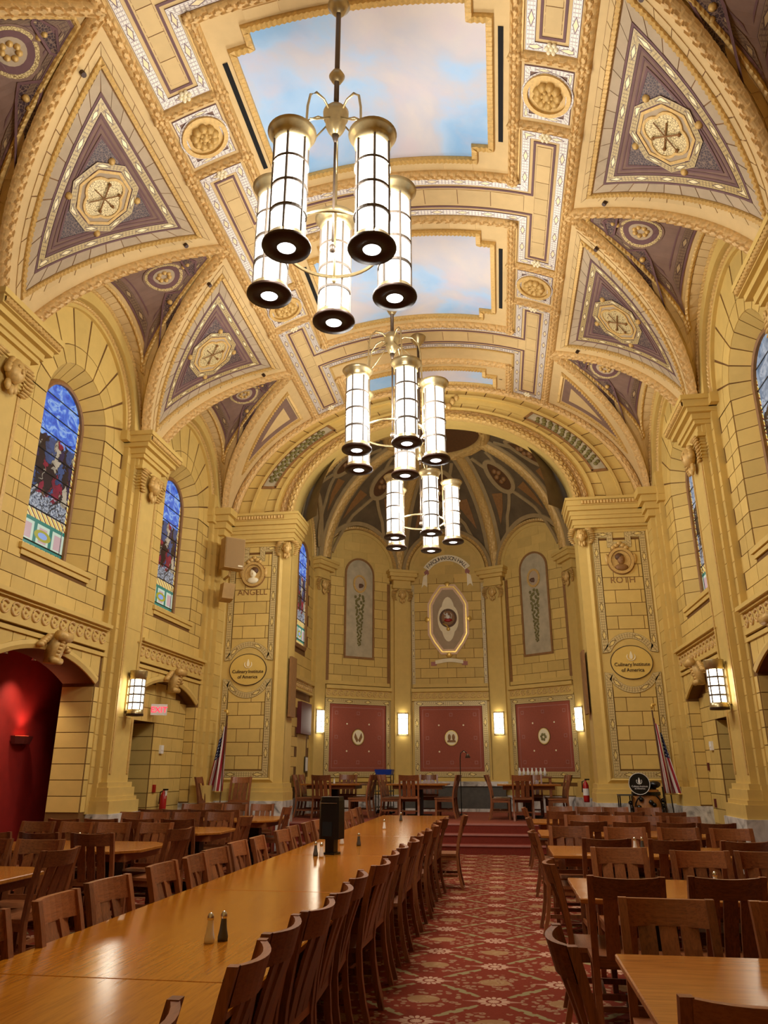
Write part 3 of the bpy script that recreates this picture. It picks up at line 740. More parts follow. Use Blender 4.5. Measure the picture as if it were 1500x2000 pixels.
def side_wall(sd):
    nm = 'wall_left' if sd < 0 else 'wall_right'
    g = G(); dU, dL = 5.2, HW
    SU, SLw = wallS(sd, dU), wallS(sd, dL)
    wO, zsp, rise = 1.42, 2.95, .33; Rr = (wO * wO + rise * rise) / (2 * rise); zc = zsp + rise - Rr
    def arcz(y): return zc + sqrt(Rr * Rr - y * y)
    for yb in BAYS:
        q = lambda pts, S=SU: (g.v.extend([tuple(S(yb + a, b)) for a, b in pts]), g.face(range(len(g.v) - len(pts), len(g.v))))
        for e in (-1, 1):
            q([(e * .9, 4.65), (e * 1.6, 4.65), (e * 1.6, 7.45), (e * .9, 7.04)])
            q([(e * wO, 0), (e * 2.18, 0), (e * 2.18, 3.9), (e * wO, 3.9)], SLw)
        q([(-1.6, 3.85), (1.6, 3.85), (1.6, 4.65), (-1.6, 4.65)])
        g.grid(lambda th, k: SU(yb + (.9 * cos(th)) * (1 - k) + outer_pt(th)[0] * k * 1.01, (7.04 + .9 * sin(th)) * (1 - k) + outer_pt(th)[1] * k), lsp(0, pi, 31), [0, 1])
        g.grid(lambda y, k: SLw(yb + y, arcz(y) * (1 - k) + 3.9 * k), lsp(-wO, wO, 17), [0, 1])
        # splayed window reveal and soffit of the lower arch
        pth = [(.9, 4.65)] + [(.9, z) for z in (5.5, 6.3)] + [(.9 * cos(a), 7.04 + .9 * sin(a)) for a in lsp(0, pi, 21)] + [(-.9, 6.3), (-.9, 5.5), (-.9, 4.65)]
        for (a0, b0), (a1, b1) in zip(pth, pth[1:]):
            sh = lambda a, b: (a * .66 / .9, 7.04 + (b - 7.04) * .66 / .9 if b > 7.04 else b)
            g.v += [tuple(SU(yb + a0, b0)), tuple(SU(yb + a1, b1)), tuple(wallS(sd, 5.52)(yb + sh(a1, b1)[0], sh(a1, b1)[1])), tuple(wallS(sd, 5.52)(yb + sh(a0, b0)[0], sh(a0, b0)[1]))]
            g.face(range(len(g.v) - 4, len(g.v)))
        g.grid(lambda y, k: wallS(sd, dL + k)(yb + y, arcz(y)), lsp(-wO, wO, 17), [0, .56])
        for e in (-1, 1): g.grid(lambda z, k: wallS(sd, dL + k)(yb + e * wO, z), [0, zsp], [0, .56])
    wall = g.build(nm, 'joint', None, kind='structure', label='ochre block wall with tall arched windows, %s side' % ('left' if sd < 0 else 'right'))
    for bi, yb in enumerate(BAYS):
        vis = yb > 9
        # archivolt rings
        for r0, r1, d in ((1.44, 1.585, 5.13), (1.585, 1.87, 5.03)):
            k = G(); th = lsp(0, pi, 37); Sd = wallS(sd, d)
            k.grid(lambda a, r: Sd(yb + r * cos(a), 7.45 + r * sin(a)), th, [r0, r1]); k.grid(lambda a, dd: wallS(sd, dd)(yb + r0 * cos(a), 7.45 + r0 * sin(a)), th, [d, 5.24])
            rg = k.build('archivolt', 'stone_plain', wall, True)
            if yb > 5:
                P, N = samp(Sd, [(yb + (r1 - .05) * cos(a), 7.45 + (r1 - .05) * sin(a)) for a in th], .035)
                G().strip(P, N, .04, [(-1, -.004), (-.6, .02), (0, .03), (.6, .02), (1, -.004)], False, lambda l, o: .015 * (int(l / .035 + .2) % 2) * (abs(o) < .7)).build('bead_moulding', 'gild', rg)
        for e in (-1, 1): G().box(min(XC + sd * 5.06, XC + sd * 5.26), max(XC + sd * 5.06, XC + sd * 5.26), yb + e * 1.52 - .13, yb + e * 1.52 + .13, 7.3, 7.48).build('arch_impost', 'stone_plain', wall)
        # cornice frieze
        k = G()
        for z0, z1, fr in ((3.5, 3.56, .05), (3.56, 3.82, .03), (3.82, 3.86, .08), (3.86, 3.92, .13), (3.40, 3.46, .04)): k.box(min(XC + sd * (dL - fr), XC + sd * 5.25), max(XC + sd * (dL - fr), XC + sd * 5.25), yb - 1.575, yb + 1.575, z0, z1)
        fz = k.build('cornice_frieze', 'stone_plain', wall)
        if yb > 5:
            for i in range(13): link('scroll_ornament', scroll_me, fz, (XC + sd * (dL - .035), yb - 1.44 + i * .24, 3.69))
            o = link('arch_console', console_me, wall, (XC + sd * (dL - .02), yb, 3.5), rz=pi if sd > 0 else 0)
        # arch label moulding
        P, N = samp(SLw, [(yb + y, arcz(y) + .05) for y in lsp(-wO - .02, wO + .02, 21)], .1)
        G().strip(P, N, .06, [(-1, -.004), (-1, .03), (0, .045), (1, .02), (1, -.004)]).build('arch_moulding', 'stone_plain', wall)
        if not vis and sd: 
            window(sd, yb, 5.52, 'glass_l' if sd < 0 else 'glass_r', 'stained glass window nearest the camera, %s wall' % ('left' if sd < 0 else 'right')) if yb > 5 else None
            G().grid(lambda y, z: wallS(sd, 5.7)(y, z), [yb - 1.5, yb + 1.5], [0, 3.4]).build('alcove_wall', 'redroom', wall)
            if yb < 5: G().grid(lambda y, z: wallS(sd, 5.5)(y, z), [yb - 1, yb + 1], [4.5, 8.2]).build('blind_window', 'stone_plain', wall)
            continue
        # upper wall stones
        rows = 12; rh = (7.04 - 3.92) / rows
        for r in range(rows):
            z0, z1 = 3.92 + r * rh, 3.92 + (r + 1) * rh; xs = [-1.575 + (.28 if r % 2 else 0) + .56 * i for i in range(-1, 8)]
            for a, b in zip(xs, xs[1:]):
                a, b = max(a, -1.575), min(b, 1.575)
                if b - a < .1: continue
                if z1 > 4.68:
                    if a > -1.2 and b < 1.2: continue
                    if a < 0: b = min(b, -1.2)
                    else: a = max(a, 1.2)
                    if b - a < .06: continue
                stone(SU, [(yb + a, z0), (yb + b, z0), (yb + b, z1), (yb + a, z1)], 'wall_stone', wall, 'stone')
            if z1 > 4.68:
                for e in (-1, 1):
                    stone(SU, [(yb + e * .9, z0), (yb + e * 1.2, z0), (yb + e * 1.2, z1), (yb + e * .9, z1)], 'jamb_stone', wall, 'stone')
                    SS = lambda kk, z, h=0.0: Vector((XC + sd * (5.2 + .32 * kk - .5 * h), yb + e * (.9 - .24 * kk - .8 * h), z))
                    stone(SS, [(.02, z0), (.98, z0), (.98, z1), (.02, z1)], 'splay_stone', wall, 'stone', gap=.006)
        pol = lambda r, a: (yb + r * cos(a), 7.04 + r * sin(a))
        for i in range(10):
            a0, a1 = pi * i / 10 + .012, pi * (i + 1) / 10 - .012
            stone(SU, [pol(.9, a0), pol(1.2, a0), pol(1.2, (a0 + a1) / 2), pol(1.2, a1), pol(.9, a1), pol(.9, (a0 + a1) / 2)], 'voussoir', wall, 'stone', gap=.002)
            SV = lambda a, kk, h=0.0: Vector((XC + sd * (5.2 + .32 * kk - .5 * h), yb + (.9 - .24 * kk - .8 * h) * cos(a), 7.04 + (.9 - .24 * kk - .8 * h) * sin(a)))
            am = (a0 + a1) / 2; G().poly([SV(a, k_, 0) for a, k_ in ((a0, 0), (am, 0), (a1, 0), (a1, 1), (am, 1), (a0, 1))], [SV(a, k_, .01) for a, k_ in ((a0, 0), (am, 0), (a1, 0), (a1, 1), (am, 1), (a0, 1))]).build('splay_stone', 'stone', wall)
            o0, o1 = outer_pt(a0), outer_pt(a1)
            om = outer_pt(am); o_ = [(yb + p[0], p[1]) for p in (o0, om, o1)]
            stone(SU, [pol(1.21, a0)] + o_ + [pol(1.21, a1), pol(1.21, am)], 'arch_stone', wall, 'stone', gap=.002)
        G().box(min(XC + sd * 5.14, XC + sd * 5.6), max(XC + sd * 5.14, XC + sd * 5.6), yb - .98, yb + .98, 4.58, 4.66).box(min(XC + sd * 5.17, XC + sd * 5.6), max(XC + sd * 5.17, XC + sd * 5.6), yb - .93, yb + .93, 4.5, 4.58).build('window_sill', 'stone_plain', wall)
        lab = {(-1, 10.3): 'blue stained glass window with red-robed figures, nearest on the left wall', (-1, 14.65): 'stained glass window with crimson figure beside the wall speakers', (1, 10.3): 'grey stained glass window cut by the right picture edge', (1, 14.65): 'narrow-looking grey stained glass window beyond the right pilaster'}[(sd, yb)]
        window(sd, yb, 5.5, 'glass_l' if sd < 0 else 'glass_r', lab)
        # lower wall stones beside and above the arch
        for r in range(11):
            z0, z1 = .98 + r * .24, .98 + (r + 1) * .24
            if z1 > 3.4: break
            for e in (-1, 1):
                if z1 < 2.95: stone(SLw, [(yb + e * 1.43, z0), (yb + e * 1.575, z0), (yb + e * 1.575, z1), (yb + e * 1.43, z1)], 'wall_stone', wall, 'stone')
                if z1 < 3.0:
                    dk = .56 if yb == 10.3 else .21
                    SR = lambda kk, z, h=0.0: Vector((XC + sd * (dL + kk), yb + e * (wO - h), z))
                    stone(SR, [(0.0, z0), (dk, z0), (dk, z1), (0.0, z1)], 'reveal_stone', wall, 'stone')
        for i in range(10):
            a, b = -1.5 + .3 * i, -1.5 + .3 * (i + 1); az = lambda y: arcz(max(-wO, min(wO, y))) + .11
            stone(SLw, [(yb + a, az(a)), (yb + b, az(b)), (yb + b, 3.40), (yb + a, 3.40)], 'wall_stone', wall, 'stone')
        if yb == 10.3:   # open arch to a dark red side room
            k = G(); e = sd
            X = lambda d: XC + sd * d
            k.grid(lambda y, z: Vector((X(6.24), y, z)), [7.6, 13.18], [0, 3.6]); k.grid(lambda d, z: Vector((X(d), 13.16, z)), [5.66, 6.24], [0, 3.6]); k.grid(lambda d, z: Vector((X(d), 7.7, z)), [5.66, 6.24], [0, 3.6]); k.grid(lambda d, y: Vector((X(d), y, 3.5)), [5.6, 6.24], [7.6, 13.18])
            k.grid(lambda y, z: Vector((X(5.67), y, z)), [11.72, 13.18], [0, 3.6]); k.grid(lambda y, z: Vector((X(5.67), y, z)), [7.6, 8.88], [0, 3.6])
            rr = k.build('side_room_shell', 'redroom', wall)
        else:            # blind arch with stones and a deep passage on the near side
            SB = wallS(sd, 5.34); k = G(); pe = -.08 if sd < 0 else .45
            k.grid(lambda y, z: SB(y, z), [yb + pe, yb + 1.5], [0, 3.35]); k.grid(lambda y, z: SB(y, z), [yb - 1.5, yb + pe], [2.5, 3.35])
            k.grid(lambda d, z: wallS(sd, d)(yb + pe, z), [5.34, 6.5], [0, 2.5]); k.grid(lambda d, y: wallS(sd, d)(y, 2.5), [5.34, 6.5], [yb - 1.5, yb + pe])
            k.grid(lambda y, z: wallS(sd, 6.5)(y, z), [yb - 1.5, yb + pe], [0, 2.5]); k.grid(lambda d, z: wallS(sd, d)(yb - 1.42, z), [5.34, 6.5], [0, 2.5])
            bl = k.build('blind_arch_wall', 'joint', wall)
            for r in range(12):
                z0, z1 = .15 + r * .26, .15 + (r + 1) * .26; xs = [-1.42 + (.25 if r % 2 else 0) + .5 * i for i in range(-1, 7)]
                for a, b in zip(xs, xs[1:]):
                    a, b = max(a, -1.42), min(b, 1.42)
                    if z0 < 2.4: a = max(a, pe)
                    if b - a < .08: continue
                    zt = min(z1, arcz(max(abs(a), abs(b)) if max(abs(a), abs(b)) < wO else wO - .01))
                    if zt - z0 < .06: continue
                    stone(SB, [(yb + a, z0), (yb + b, z0), (yb + b, zt), (yb + a, zt)], 'wall_stone', bl, 'stone')
            SP = lambda d, z, h=0.0: Vector((XC + sd * d, yb + pe - h, z)); S6 = wallS(sd, 6.5)
            for r in range(9):
                z0 = .15 + r * .26; zt = min(z0 + .26, 2.5)
                for a, b in ((5.35, 5.8), (5.8, 6.49)): stone(SP, [(a, z0), (b, z0), (b, zt), (a, zt)], 'wall_stone', bl, 'stone')
                stone(S6, [(yb - 1.41, z0), (yb + pe - .01, z0), (yb + pe - .01, zt), (yb - 1.41, zt)], 'wall_stone', bl, 'stone')
    # stepped corner against the end wall
    k = G()
    for h0, dd in ((16.2, 5.10), (16.34, 5.02), (16.5, 4.93)): k.box(min(XC + sd * dd, XC + sd * 5.4), max(XC + sd * dd, XC + sd * 5.4), h0, YE + .05, .95, 7.45)
    cn = k.build('corner_pilaster', 'stone_plain', wall)
    for r in range(24):
        z0 = 1.4 + r * .25
        for h0, h1, dd in ((16.2, 16.34, 5.10), (16.34, 16.5, 5.02), (16.5, 16.93, 4.93)): stone(wallS(sd, dd), [(h0, z0), (h1, z0), (h1, z0 + .25), (h0, z0 + .25)], 'return_stone', cn, 'stone', .007, .006)
    G().box(min(XC + sd * 4.82, XC + sd * 5.4), max(XC + sd * 4.82, XC + sd * 5.4), 16.1, YE + .05, .95, 1.3).build('plinth', 'stone_plain', cn); G().box(min(XC + sd * 4.78, XC + sd * 5.4), max(XC + sd * 4.78, XC + sd * 5.4), 16.05, YE + .05, 0, .96).build('marble_base', 'marble', cn)
    k = G()
    for z0, z1, dd, y_ in ((6.9, 7.05, 4.86, 16.36), (7.05, 7.2, 4.8, 16.28), (7.2, 7.34, 4.72, 16.2), (7.34, 7.5, 4.64, 16.12)): k.box(min(XC + sd * dd, XC + sd * 5.4), max(XC + sd * dd, XC + sd * 5.4), y_, YE + .05, z0, z1)
    k.box(min(XC + sd * 5.04, XC + sd * 5.4), max(XC + sd * 5.04, XC + sd * 5.4), 16.06, YE + .05, 7.15, 7.82)
    k.build('corner_capital', 'stone_plain', cn)
    # pilasters
    for yp in PIL:
        def bx(g, hw, fr, z0, z1): g.box(min(XC + sd * fr, XC + sd * 5.3), max(XC + sd * fr, XC + sd * 5.3), yp - hw, yp + hw, z0, z1)
        pil = stepped(G(), [(.95, 6.9, .36, 4.92), (.95, 7.1, .48, 5.02), (.95, 7.3, .61, 5.10), (6.9, 7.2, .45, 4.96)], bx).build('pilaster', 'stone_plain', wall)
        SPf = wallS(sd, 4.92)
        for e in (-1, 1): band(SPf, [(yp + e * .3, 1.55), (yp + e * .3, 6.5)], 'leaf_strip', pil, .03, 'gild', .014, step=2)
        for z in (2.45, 3.95, 5.4): stone(SPf, [(yp - .26, z), (yp + .26, z), (yp + .26, z + 1.3), (yp - .26, z + 1.3)], 'face_stone', pil, 'stone_plain', .005, .004)
        for r in range(23):
            z0 = 1.4 + r * .25
            for e in (-1, 1):
                for h0, h1, d in ((.36, .48, 5.02), (.48, .61, 5.10)): stone(wallS(sd, d), [(yp + e * h0, z0), (yp + e * h1, z0), (yp + e * h1, z0 + .25), (yp + e * h0, z0 + .25)], 'return_stone', pil, 'stone', .007, .006) if yp > 5 else None
        stepped(G(), [(.95, 1.14, .52, 4.76), (1.14, 1.2, .5, 4.80), (1.2, 1.34, .46, 4.83), (1.34, 1.42, .43, 4.87)], bx).build('plinth', 'stone_plain', pil)
        stepped(G(), [(0, .95, .56, 4.73)], bx).build('marble_base', 'marble', pil)
        cp = stepped(G(), [(6.86, 6.93, .44, 4.88), (6.93, 7.05, .40, 4.90), (7.05, 7.12, .50, 4.84), (7.12, 7.22, .54, 4.80), (7.22, 7.30, .62, 4.72), (7.30, 7.42, .66, 4.66), (7.42, 7.5, .70, 4.62)], bx).build('capital', 'stone_plain', pil)
        dentil(wallS(sd, 4.66), [(yp - .64, 7.36), (yp + .64, 7.36)], 'egg_moulding', cp, .04, .03)
        link('cherub_head', cherub_me, pil, (XC + sd * 4.92, yp, 6.66), rz=0 if sd < 0 else pi)
    return wall
wall_l = side_wall(-1); wall_r = side_wall(1)
slab('wall_back', XC - 5.4, XC + 5.4, Y0 - .3, Y0, 0, 11, 'stone_plain', kind='structure', label='plain ochre wall behind the camera')
# ------------------------------------------------------------------ end wall with the great arch
AA, AB, AZ = 3.36, 2.45, 7.45
SF = frontS(YE)
def Tm(a, k, h=0.0):
    ix, iz = AA * cos(a), AZ + AB * sin(a); ox, oz = 5.02 * cos(a), 7.2 + 3.62 * sin(a); oz = max(oz, AZ - .05)
    return Vector((XC + ix + (ox - ix) * k, YE - h, iz + (oz - iz) * k))
g = G().grid(lambda a, k: Tm(a, k), lsp(0, pi, 61), lsp(0, 1, 5)).grid(lambda a, y: Vector((XC + AA * cos(a), y, AZ + AB * sin(a))), lsp(0, pi, 61), [YE, YE + .6])
for e in (-1, 1):
    g.box(min(XC + e * AA, XC + e * 5.25), max(XC + e * AA, XC + e * 5.25), YE, YE + .6, 0, AZ)
endw = g.build('wall_end', 'stone_plain', None, kind='structure', label='ochre end wall with piers and wide leafy arch before the apse')
arcp = lambda k, a0=0, a1=pi, n=90: [(a, k) for a in lsp(a0, a1, n)]
def tstrip(k, half, prof, name, mat, a0=0.0, a1=pi, hf=None, n=260, parent=None):
    P = [Tm(a, k) for a in lsp(a0, a1, n)]; N = [Vector((0, -1, 0))] * n; Q, M = dens(P, N, .025)
    return G().strip(Q, M, half, prof, False, hf).build(name, mat, parent or endw)
tstrip(.055, .10, [(o, q * .11) for o, q in HALF], 'arch_leaf_garland', 'gild', hf=leafy(.06, .15))
tstrip(.16, .09, [(o, q * .05) for o, q in HALF], 'arch_leaf_band', 'garland', hf=leafy(.04, .17))
tstrip(.28, .03, [(-1, 0), (-1, .07), (1, .07), (1, 0)], 'arch_fillet', 'stone_plain')
tstrip(.66, .03, [(-1, 0), (-1, .07), (1, .07), (1, 0)], 'arch_fillet', 'stone_plain')
tstrip(.93, .09, [(o, q * .08) for o, q in HALF], 'vault_edge_garland', 'garland', hf=leafy(.035, .15))
for k0, k1 in ((.31, .46), (.70, .86)): G().grid(lambda a, k: Tm(a, k, .003), lsp(0, pi, 61), [k0, k1]).build('joint_bed', 'joint', endw)
for i in range(30):
    a0, a1 = pi * i / 30 + .003, pi * (i + 1) / 30 - .003
    for k0, k1 in ((.31, .46), (.70, .86)):
        q = [(a0, k0), (a1, k0), (a1, k1), (a0, k1)]; G().poly([Tm(a, k, 0) for a, k in q], [Tm(a, k, .012) for a, k in q]).build('arch_stone', 'stone', endw)
for a0, a1 in ((.32, .95), (pi - .95, pi - .32)):
    A = lsp(a0, a1, 14)
    vp = G().grid(lambda a, k: Tm(a, k, .016), A, [.42, .64]).build('vine_panel', 'silver', endw)
    for k in (.42, .64): tstrip(k, .022, [(-1, 0), (-1, .04), (1, .04), (1, 0)], 'vine_panel_edge', 'sepia', a0, a1, n=20)
    for a in (a0, a1): P = [Tm(a, .40), Tm(a, .66)]; G().strip(P, [Vector((0, -1, 0))] * 2, .03, [(-1, 0), (-1, .04), (1, .04), (1, 0)]).build('vine_panel_end', 'sepia', endw)
    g = G()
    for j in range(34):
        a = a0 + .06 + (a1 - a0 - .12) * j / 33; g.ball(Tm(a, .53 + .06 * sin(j * 2.1), .02), .05 + .02 * random.random(), .02, .05, 6, 4)
    g.build('painted_vine', 'vine', endw, True)
g = G()
for e in (-1, 1):
    for k in range(7): g.ball((e * (.12 + .1 * k), -.06, .12 * sin(k * 1.3)), .11 - .008 * k, .07, .09, 8, 5)
g.ball((0, -.1, .02), .17, .12, .22, 10, 7).ball((0, -.14, .24), .1, .08, .1, 8, 5)
for v in range(len(g.v)): x, y, z = g.v[v]; g.v[v] = (XC + x, YE - .02 + y, 10.28 + z)
g.build('arch_crest', 'gild', endw, True)
# pier fronts
def pier(e):
    c = XC + e * 4.27; pr = G().box(XC + e * 3.36 if e > 0 else XC - 5.1, XC + 5.1 if e > 0 else XC - 3.36, YE - .05, YE + .02, .98, 7.0).build('pier_face', 'stone_plain', endw)
    x0, x1 = c - .88, c + .83
    S = lambda x, z, h=0.0: Vector((c + x, YE - .05 - h, z))
    g = G()
    for z0, z1, pj in ((6.84, 6.9, .1), (6.9, 7.02, .14), (7.02, 7.1, .2), (7.1, 7.2, .24), (7.2, 7.3, .32), (7.3, 7.42, .36), (7.42, 7.48, .4)): g.box(min(XC + e * (3.36 - pj * .6), XC + e * 5.12), max(XC + e * (3.36 - pj * .6), XC + e * 5.12), YE - .05 - pj, YE + .6, z0, z1)
    cor = g.build('pier_cornice', 'stone_plain', pr)
    dentil(lambda x, z, h=0.0: Vector((c + x, YE - .41 - h, z)), [(-.8, 7.36), (.8, 7.36)], 'egg_moulding', cor, .04, .03)
    link('cherub_head', cherub_me, pr, (XC + e * 3.45, YE - .08, 6.66), rz=-pi / 2).scale = (.62, .62, .8)
    g = G()
    for z0, z1, pj in ((.98, 1.16, .16), (1.16, 1.24, .13), (1.24, 1.34, .08)): g.box(min(XC + e * (3.36 - pj * .5), XC + e * 5.1), max(XC + e * (3.36 - pj * .5), XC + e * 5.1), YE - .05 - pj, YE + .6, z0, z1)
    g.build('pier_plinth', 'stone_plain', pr)
    G().box(min(XC + e * 3.27, XC + e * 5.1), max(XC + e * 3.27, XC + e * 5.1), YE - .24, YE + .6, 0, .98).build('marble_base', 'marble', pr)
    # sunk field of stones inside the mosaic frame
    for r in range(17):
        z0, z1 = 1.62 + r * .29, 1.62 + (r + 1) * .29; xs = [-.44 + (.0 if r % 2 else -.3) + .55 * i for i in range(4)]
        for a, b in zip(xs, xs[1:]):
            a, b = max(a, -.44), min(b, .44)
            if b - a > .05 and not (3.3 < z0 < 4.15) : stone(S, [(a, z0), (b, z0), (b, z1), (a, z1)], 'pier_stone', pr, 'stone', .010, .007)
    patch(S, [(-.445, 1.6), (.445, 1.6), (.445, 6.6), (-.445, 6.6)], 'pier_field', pr, 'joint', .003, 3)
    patch(S, [(-.445, 3.28), (.445, 3.28), (.445, 4.3), (-.445, 4.3)], 'sign_ground', pr, 'stone_plain', .009, 3)
    W = .515
    top = [(-W, 4.08), (-W, 6.68), (-.2, 6.68), (-.2, 6.44), (.2, 6.44), (.2, 6.68), (W, 6.68), (W, 4.08)]; arc1 = [(W * cos(a), 4.08 - .26 + .56 * sin(a)) for a in lsp(.5, pi - .5, 13)]
    bot = [(W, 3.52), (W, 1.52), (-W, 1.52), (-W, 3.52)]; arc2 = [(W * cos(a), 3.52 + .26 - .56 * sin(a)) for a in lsp(pi - .5, .5, 13)]
    for pth in (top + arc1, bot + arc2):
        band(S, pth, 'mosaic_band', pr, .065, 'mosaic_p', .022, True, step=.15)
    fr = [(-.68, 1.4), (.66, 1.4), (.66, 6.78), (-.68, 6.78)]
    P, N = samp(S, fr, 1, True); G().strip(P, N, .05, [(-1, -.004), (-1, .03), (-.3, .05), (.5, .015), (1, -.004)], True).build('panel_moulding', 'stone_plain', pr)
    # relief portrait medallion
    md = G().poly([S(x, z, 0) for x, z in ngon((0, 6.05), .30, .32, 28)], [S(x, z, .03) for x, z in ngon((0, 6.05), .30, .32, 28)]).build('portrait_medallion', 'sepia', pr)
    band(S, ngon((0, 6.05), .25, .27, 28), 'medallion_rim', md, .03, 'gild', .07, True, .5); patch(S, ngon((0, 6.05), .21, .23, 24), 'medallion_ground', md, 'gild', .036, 3)
    g = G().ball(S(.0, 6.08, .05), .085, .05, .12, 10, 7).ball(S(0, 5.9, .04), .15, .04, .08, 10, 5).ball(S(.02, 6.06, .1), .02, .02, .03, 6, 4); g.build('portrait_relief', 'cream' if e < 0 else 'sepia', md, True)
    G().ball(S(-.03 * e, 6.14, .045), .1, .05, .09, 10, 6).build('portrait_hair', 'sepiadark', md, True)
    g = G()
    for k in range(5): g.ball(S((k - 2) * .07, 6.36 + .05 * (2 - abs(k - 2)), .03), .06, .03, .05, 7, 5)
    for q in (-1, 1): g.ball(S(q * .3, 6.1, .03), .05, .03, .12, 7, 5)
    g.build('medallion_crest', 'gild', md, True)
    t = text_geo('ANGELL' if e < 0 else 'ROTH', .2); M = Matrix.Translation(S(0, 5.55, .014)) @ Matrix.Rotation(pi / 2, 4, 'X'); G().add(t, M).build('carved_name', 'sepia', pr)
    # oval sign
    ov = G().poly([S(x, z, -.004) for x, z in ngon((0, 3.8), .43, .35, 36)], [S(x, z, .03) for x, z in ngon((0, 3.8), .43, .35, 36)]).build('oval_sign', 'oval', None, label='ochre oval sign with flame mark on the %s pier' % ('left' if e < 0 else 'right'), cat='sign')
    band(S, ngon((0, 3.8), .435, .355, 40), 'sign_rim', ov, .007, 'ink', .035, True, .5)
    for body, xo, z, sz in (('Culinary', -.185, 3.72, .108), ('Institute', .195, 3.72, .108), ('of', -.19, 3.6, .108), ('America', .06, 3.6, .108)):
        t = text_geo(body, sz); G().add(t, Matrix.Translation(S(xo, z, .036)) @ Matrix.Rotation(pi / 2, 4, 'X')).build('sign_lettering', 'ink', ov)
    fl = lambda s_: [(s_ * .03 * sin(a) * (1 + .6 * cos(a)), 3.95 - .085 * cos(a)) for a in lsp(0, 2 * pi, 19)[:-1]]
    G().poly([S(x, z, .03) for x, z in fl(1.0)], [S(x, z, .04) for x, z in fl(1.0)]).build('flame_mark', 'cream', ov)
    for q in (-1, 1):
        G().tube([S(q * .085 * sin(a), 3.92 - .085 * cos(a), .036) for a in lsp(0, 2.2, 9)], [.006 + .006 * sin(i / 8 * pi) for i in range(9)], 6).build('flame_mark', 'cream', ov)
    for z in (2.0, 5.2): pass
pier(-1); pier(1)
# tall grey board seen edge-on beside each pier
for e in (-1, 1): G().box(XC + e * 3.29 - .025, XC + e * 3.29 + .025, YE + .02, YE + .5, 2.75, 4.1).build('acoustic_board', 'sepia', None, label='tall narrow brown board fixed to the inner edge of the %s pier' % ('left' if e < 0 else 'right'), cat='board')
# ------------------------------------------------------------------ apse
AC = 19.6; AR, AH = 3.8, 3.3; ZS = 7.5
PL = [(-3.75, 17.6), (-3.75, 21.2), (-1.5, 23.0), (1.5, 23.0), (3.75, 21.2), (3.75, 17.6)]
apse = None; FAC = []
g = G()
for (x0, y0), (x1, y1) in zip(PL, PL[1:]):
    L = math.hypot(x1 - x0, y1 - y0); ax = Vector(((x1 - x0) / L, (y1 - y0) / L, 0)); o = Vector((XC + (x0 + x1) / 2, (y0 + y1) / 2, 0)); S = plane(o, ax, (0, 0, 1)); FAC.append((S, L, o))
    r = 1.36 if L < 3.5 else 1.5
    for a0, a1 in zip(lsp(-L / 2, L / 2, 41), lsp(-L / 2, L / 2, 41)[1:]):
        h = lambda a: ZS + (sqrt(r * r - a * a) if abs(a) < r else 0)
        g.v += [tuple(S(a0, 0)), tuple(S(a1, 0)), tuple(S(a1, h(a1))), tuple(S(a0, h(a0)))]; g.face(range(len(g.v) - 4, len(g.v)))
apse = g.build('wall_apse', 'joint', None, kind='structure', label='five-sided ochre apse wall with red panels')
def dome_r(z): return AR * sqrt(max(0, 1 - ((z - ZS) / AH) ** 2))
def D(ph, ps, h=0.0):
    n = Vector((cos(ph) * cos(ps) / AR, sin(ph) * cos(ps) / AR, sin(ps) / AH)).normalized()
    return Vector((XC + AR * cos(ps) * cos(ph), AC + AR * cos(ps) * sin(ph), ZS + AH * sin(ps))) - n * h
def ps0(ph):
    best = 0.0
    for S, L, o in FAC:
        r = 1.36 if L < 3.5 else 1.5; ax = S(1, 0) - S(0, 0); nn = S(0, 0, 1) - S(0, 0)
        u = Vector((cos(ph), sin(ph), 0))
        if u.dot(nn) > -.05: continue
        z = ZS + .5
        for _ in range(25):
            q = Vector((XC, AC, 0)) + u * dome_r(z) - o; lat = q.dot(ax)
            z2 = ZS + sqrt(max(0, r * r - lat * lat)); z = .5 * z + .5 * z2
        if z - ZS > .02: best = max(best, math.asin(min(.99, (z - ZS) / AH)))
    return best
g = G(); g.grid(lambda ph, t: D(ph, ps0(ph) + (pi / 2 - ps0(ph)) * t), lsp(-.75, pi + .75, 150), lsp(0, 1, 16))
dome = g.build('ceiling_apse', 'taupe', None, True, kind='structure', label='dark ribbed half-dome over the apse')
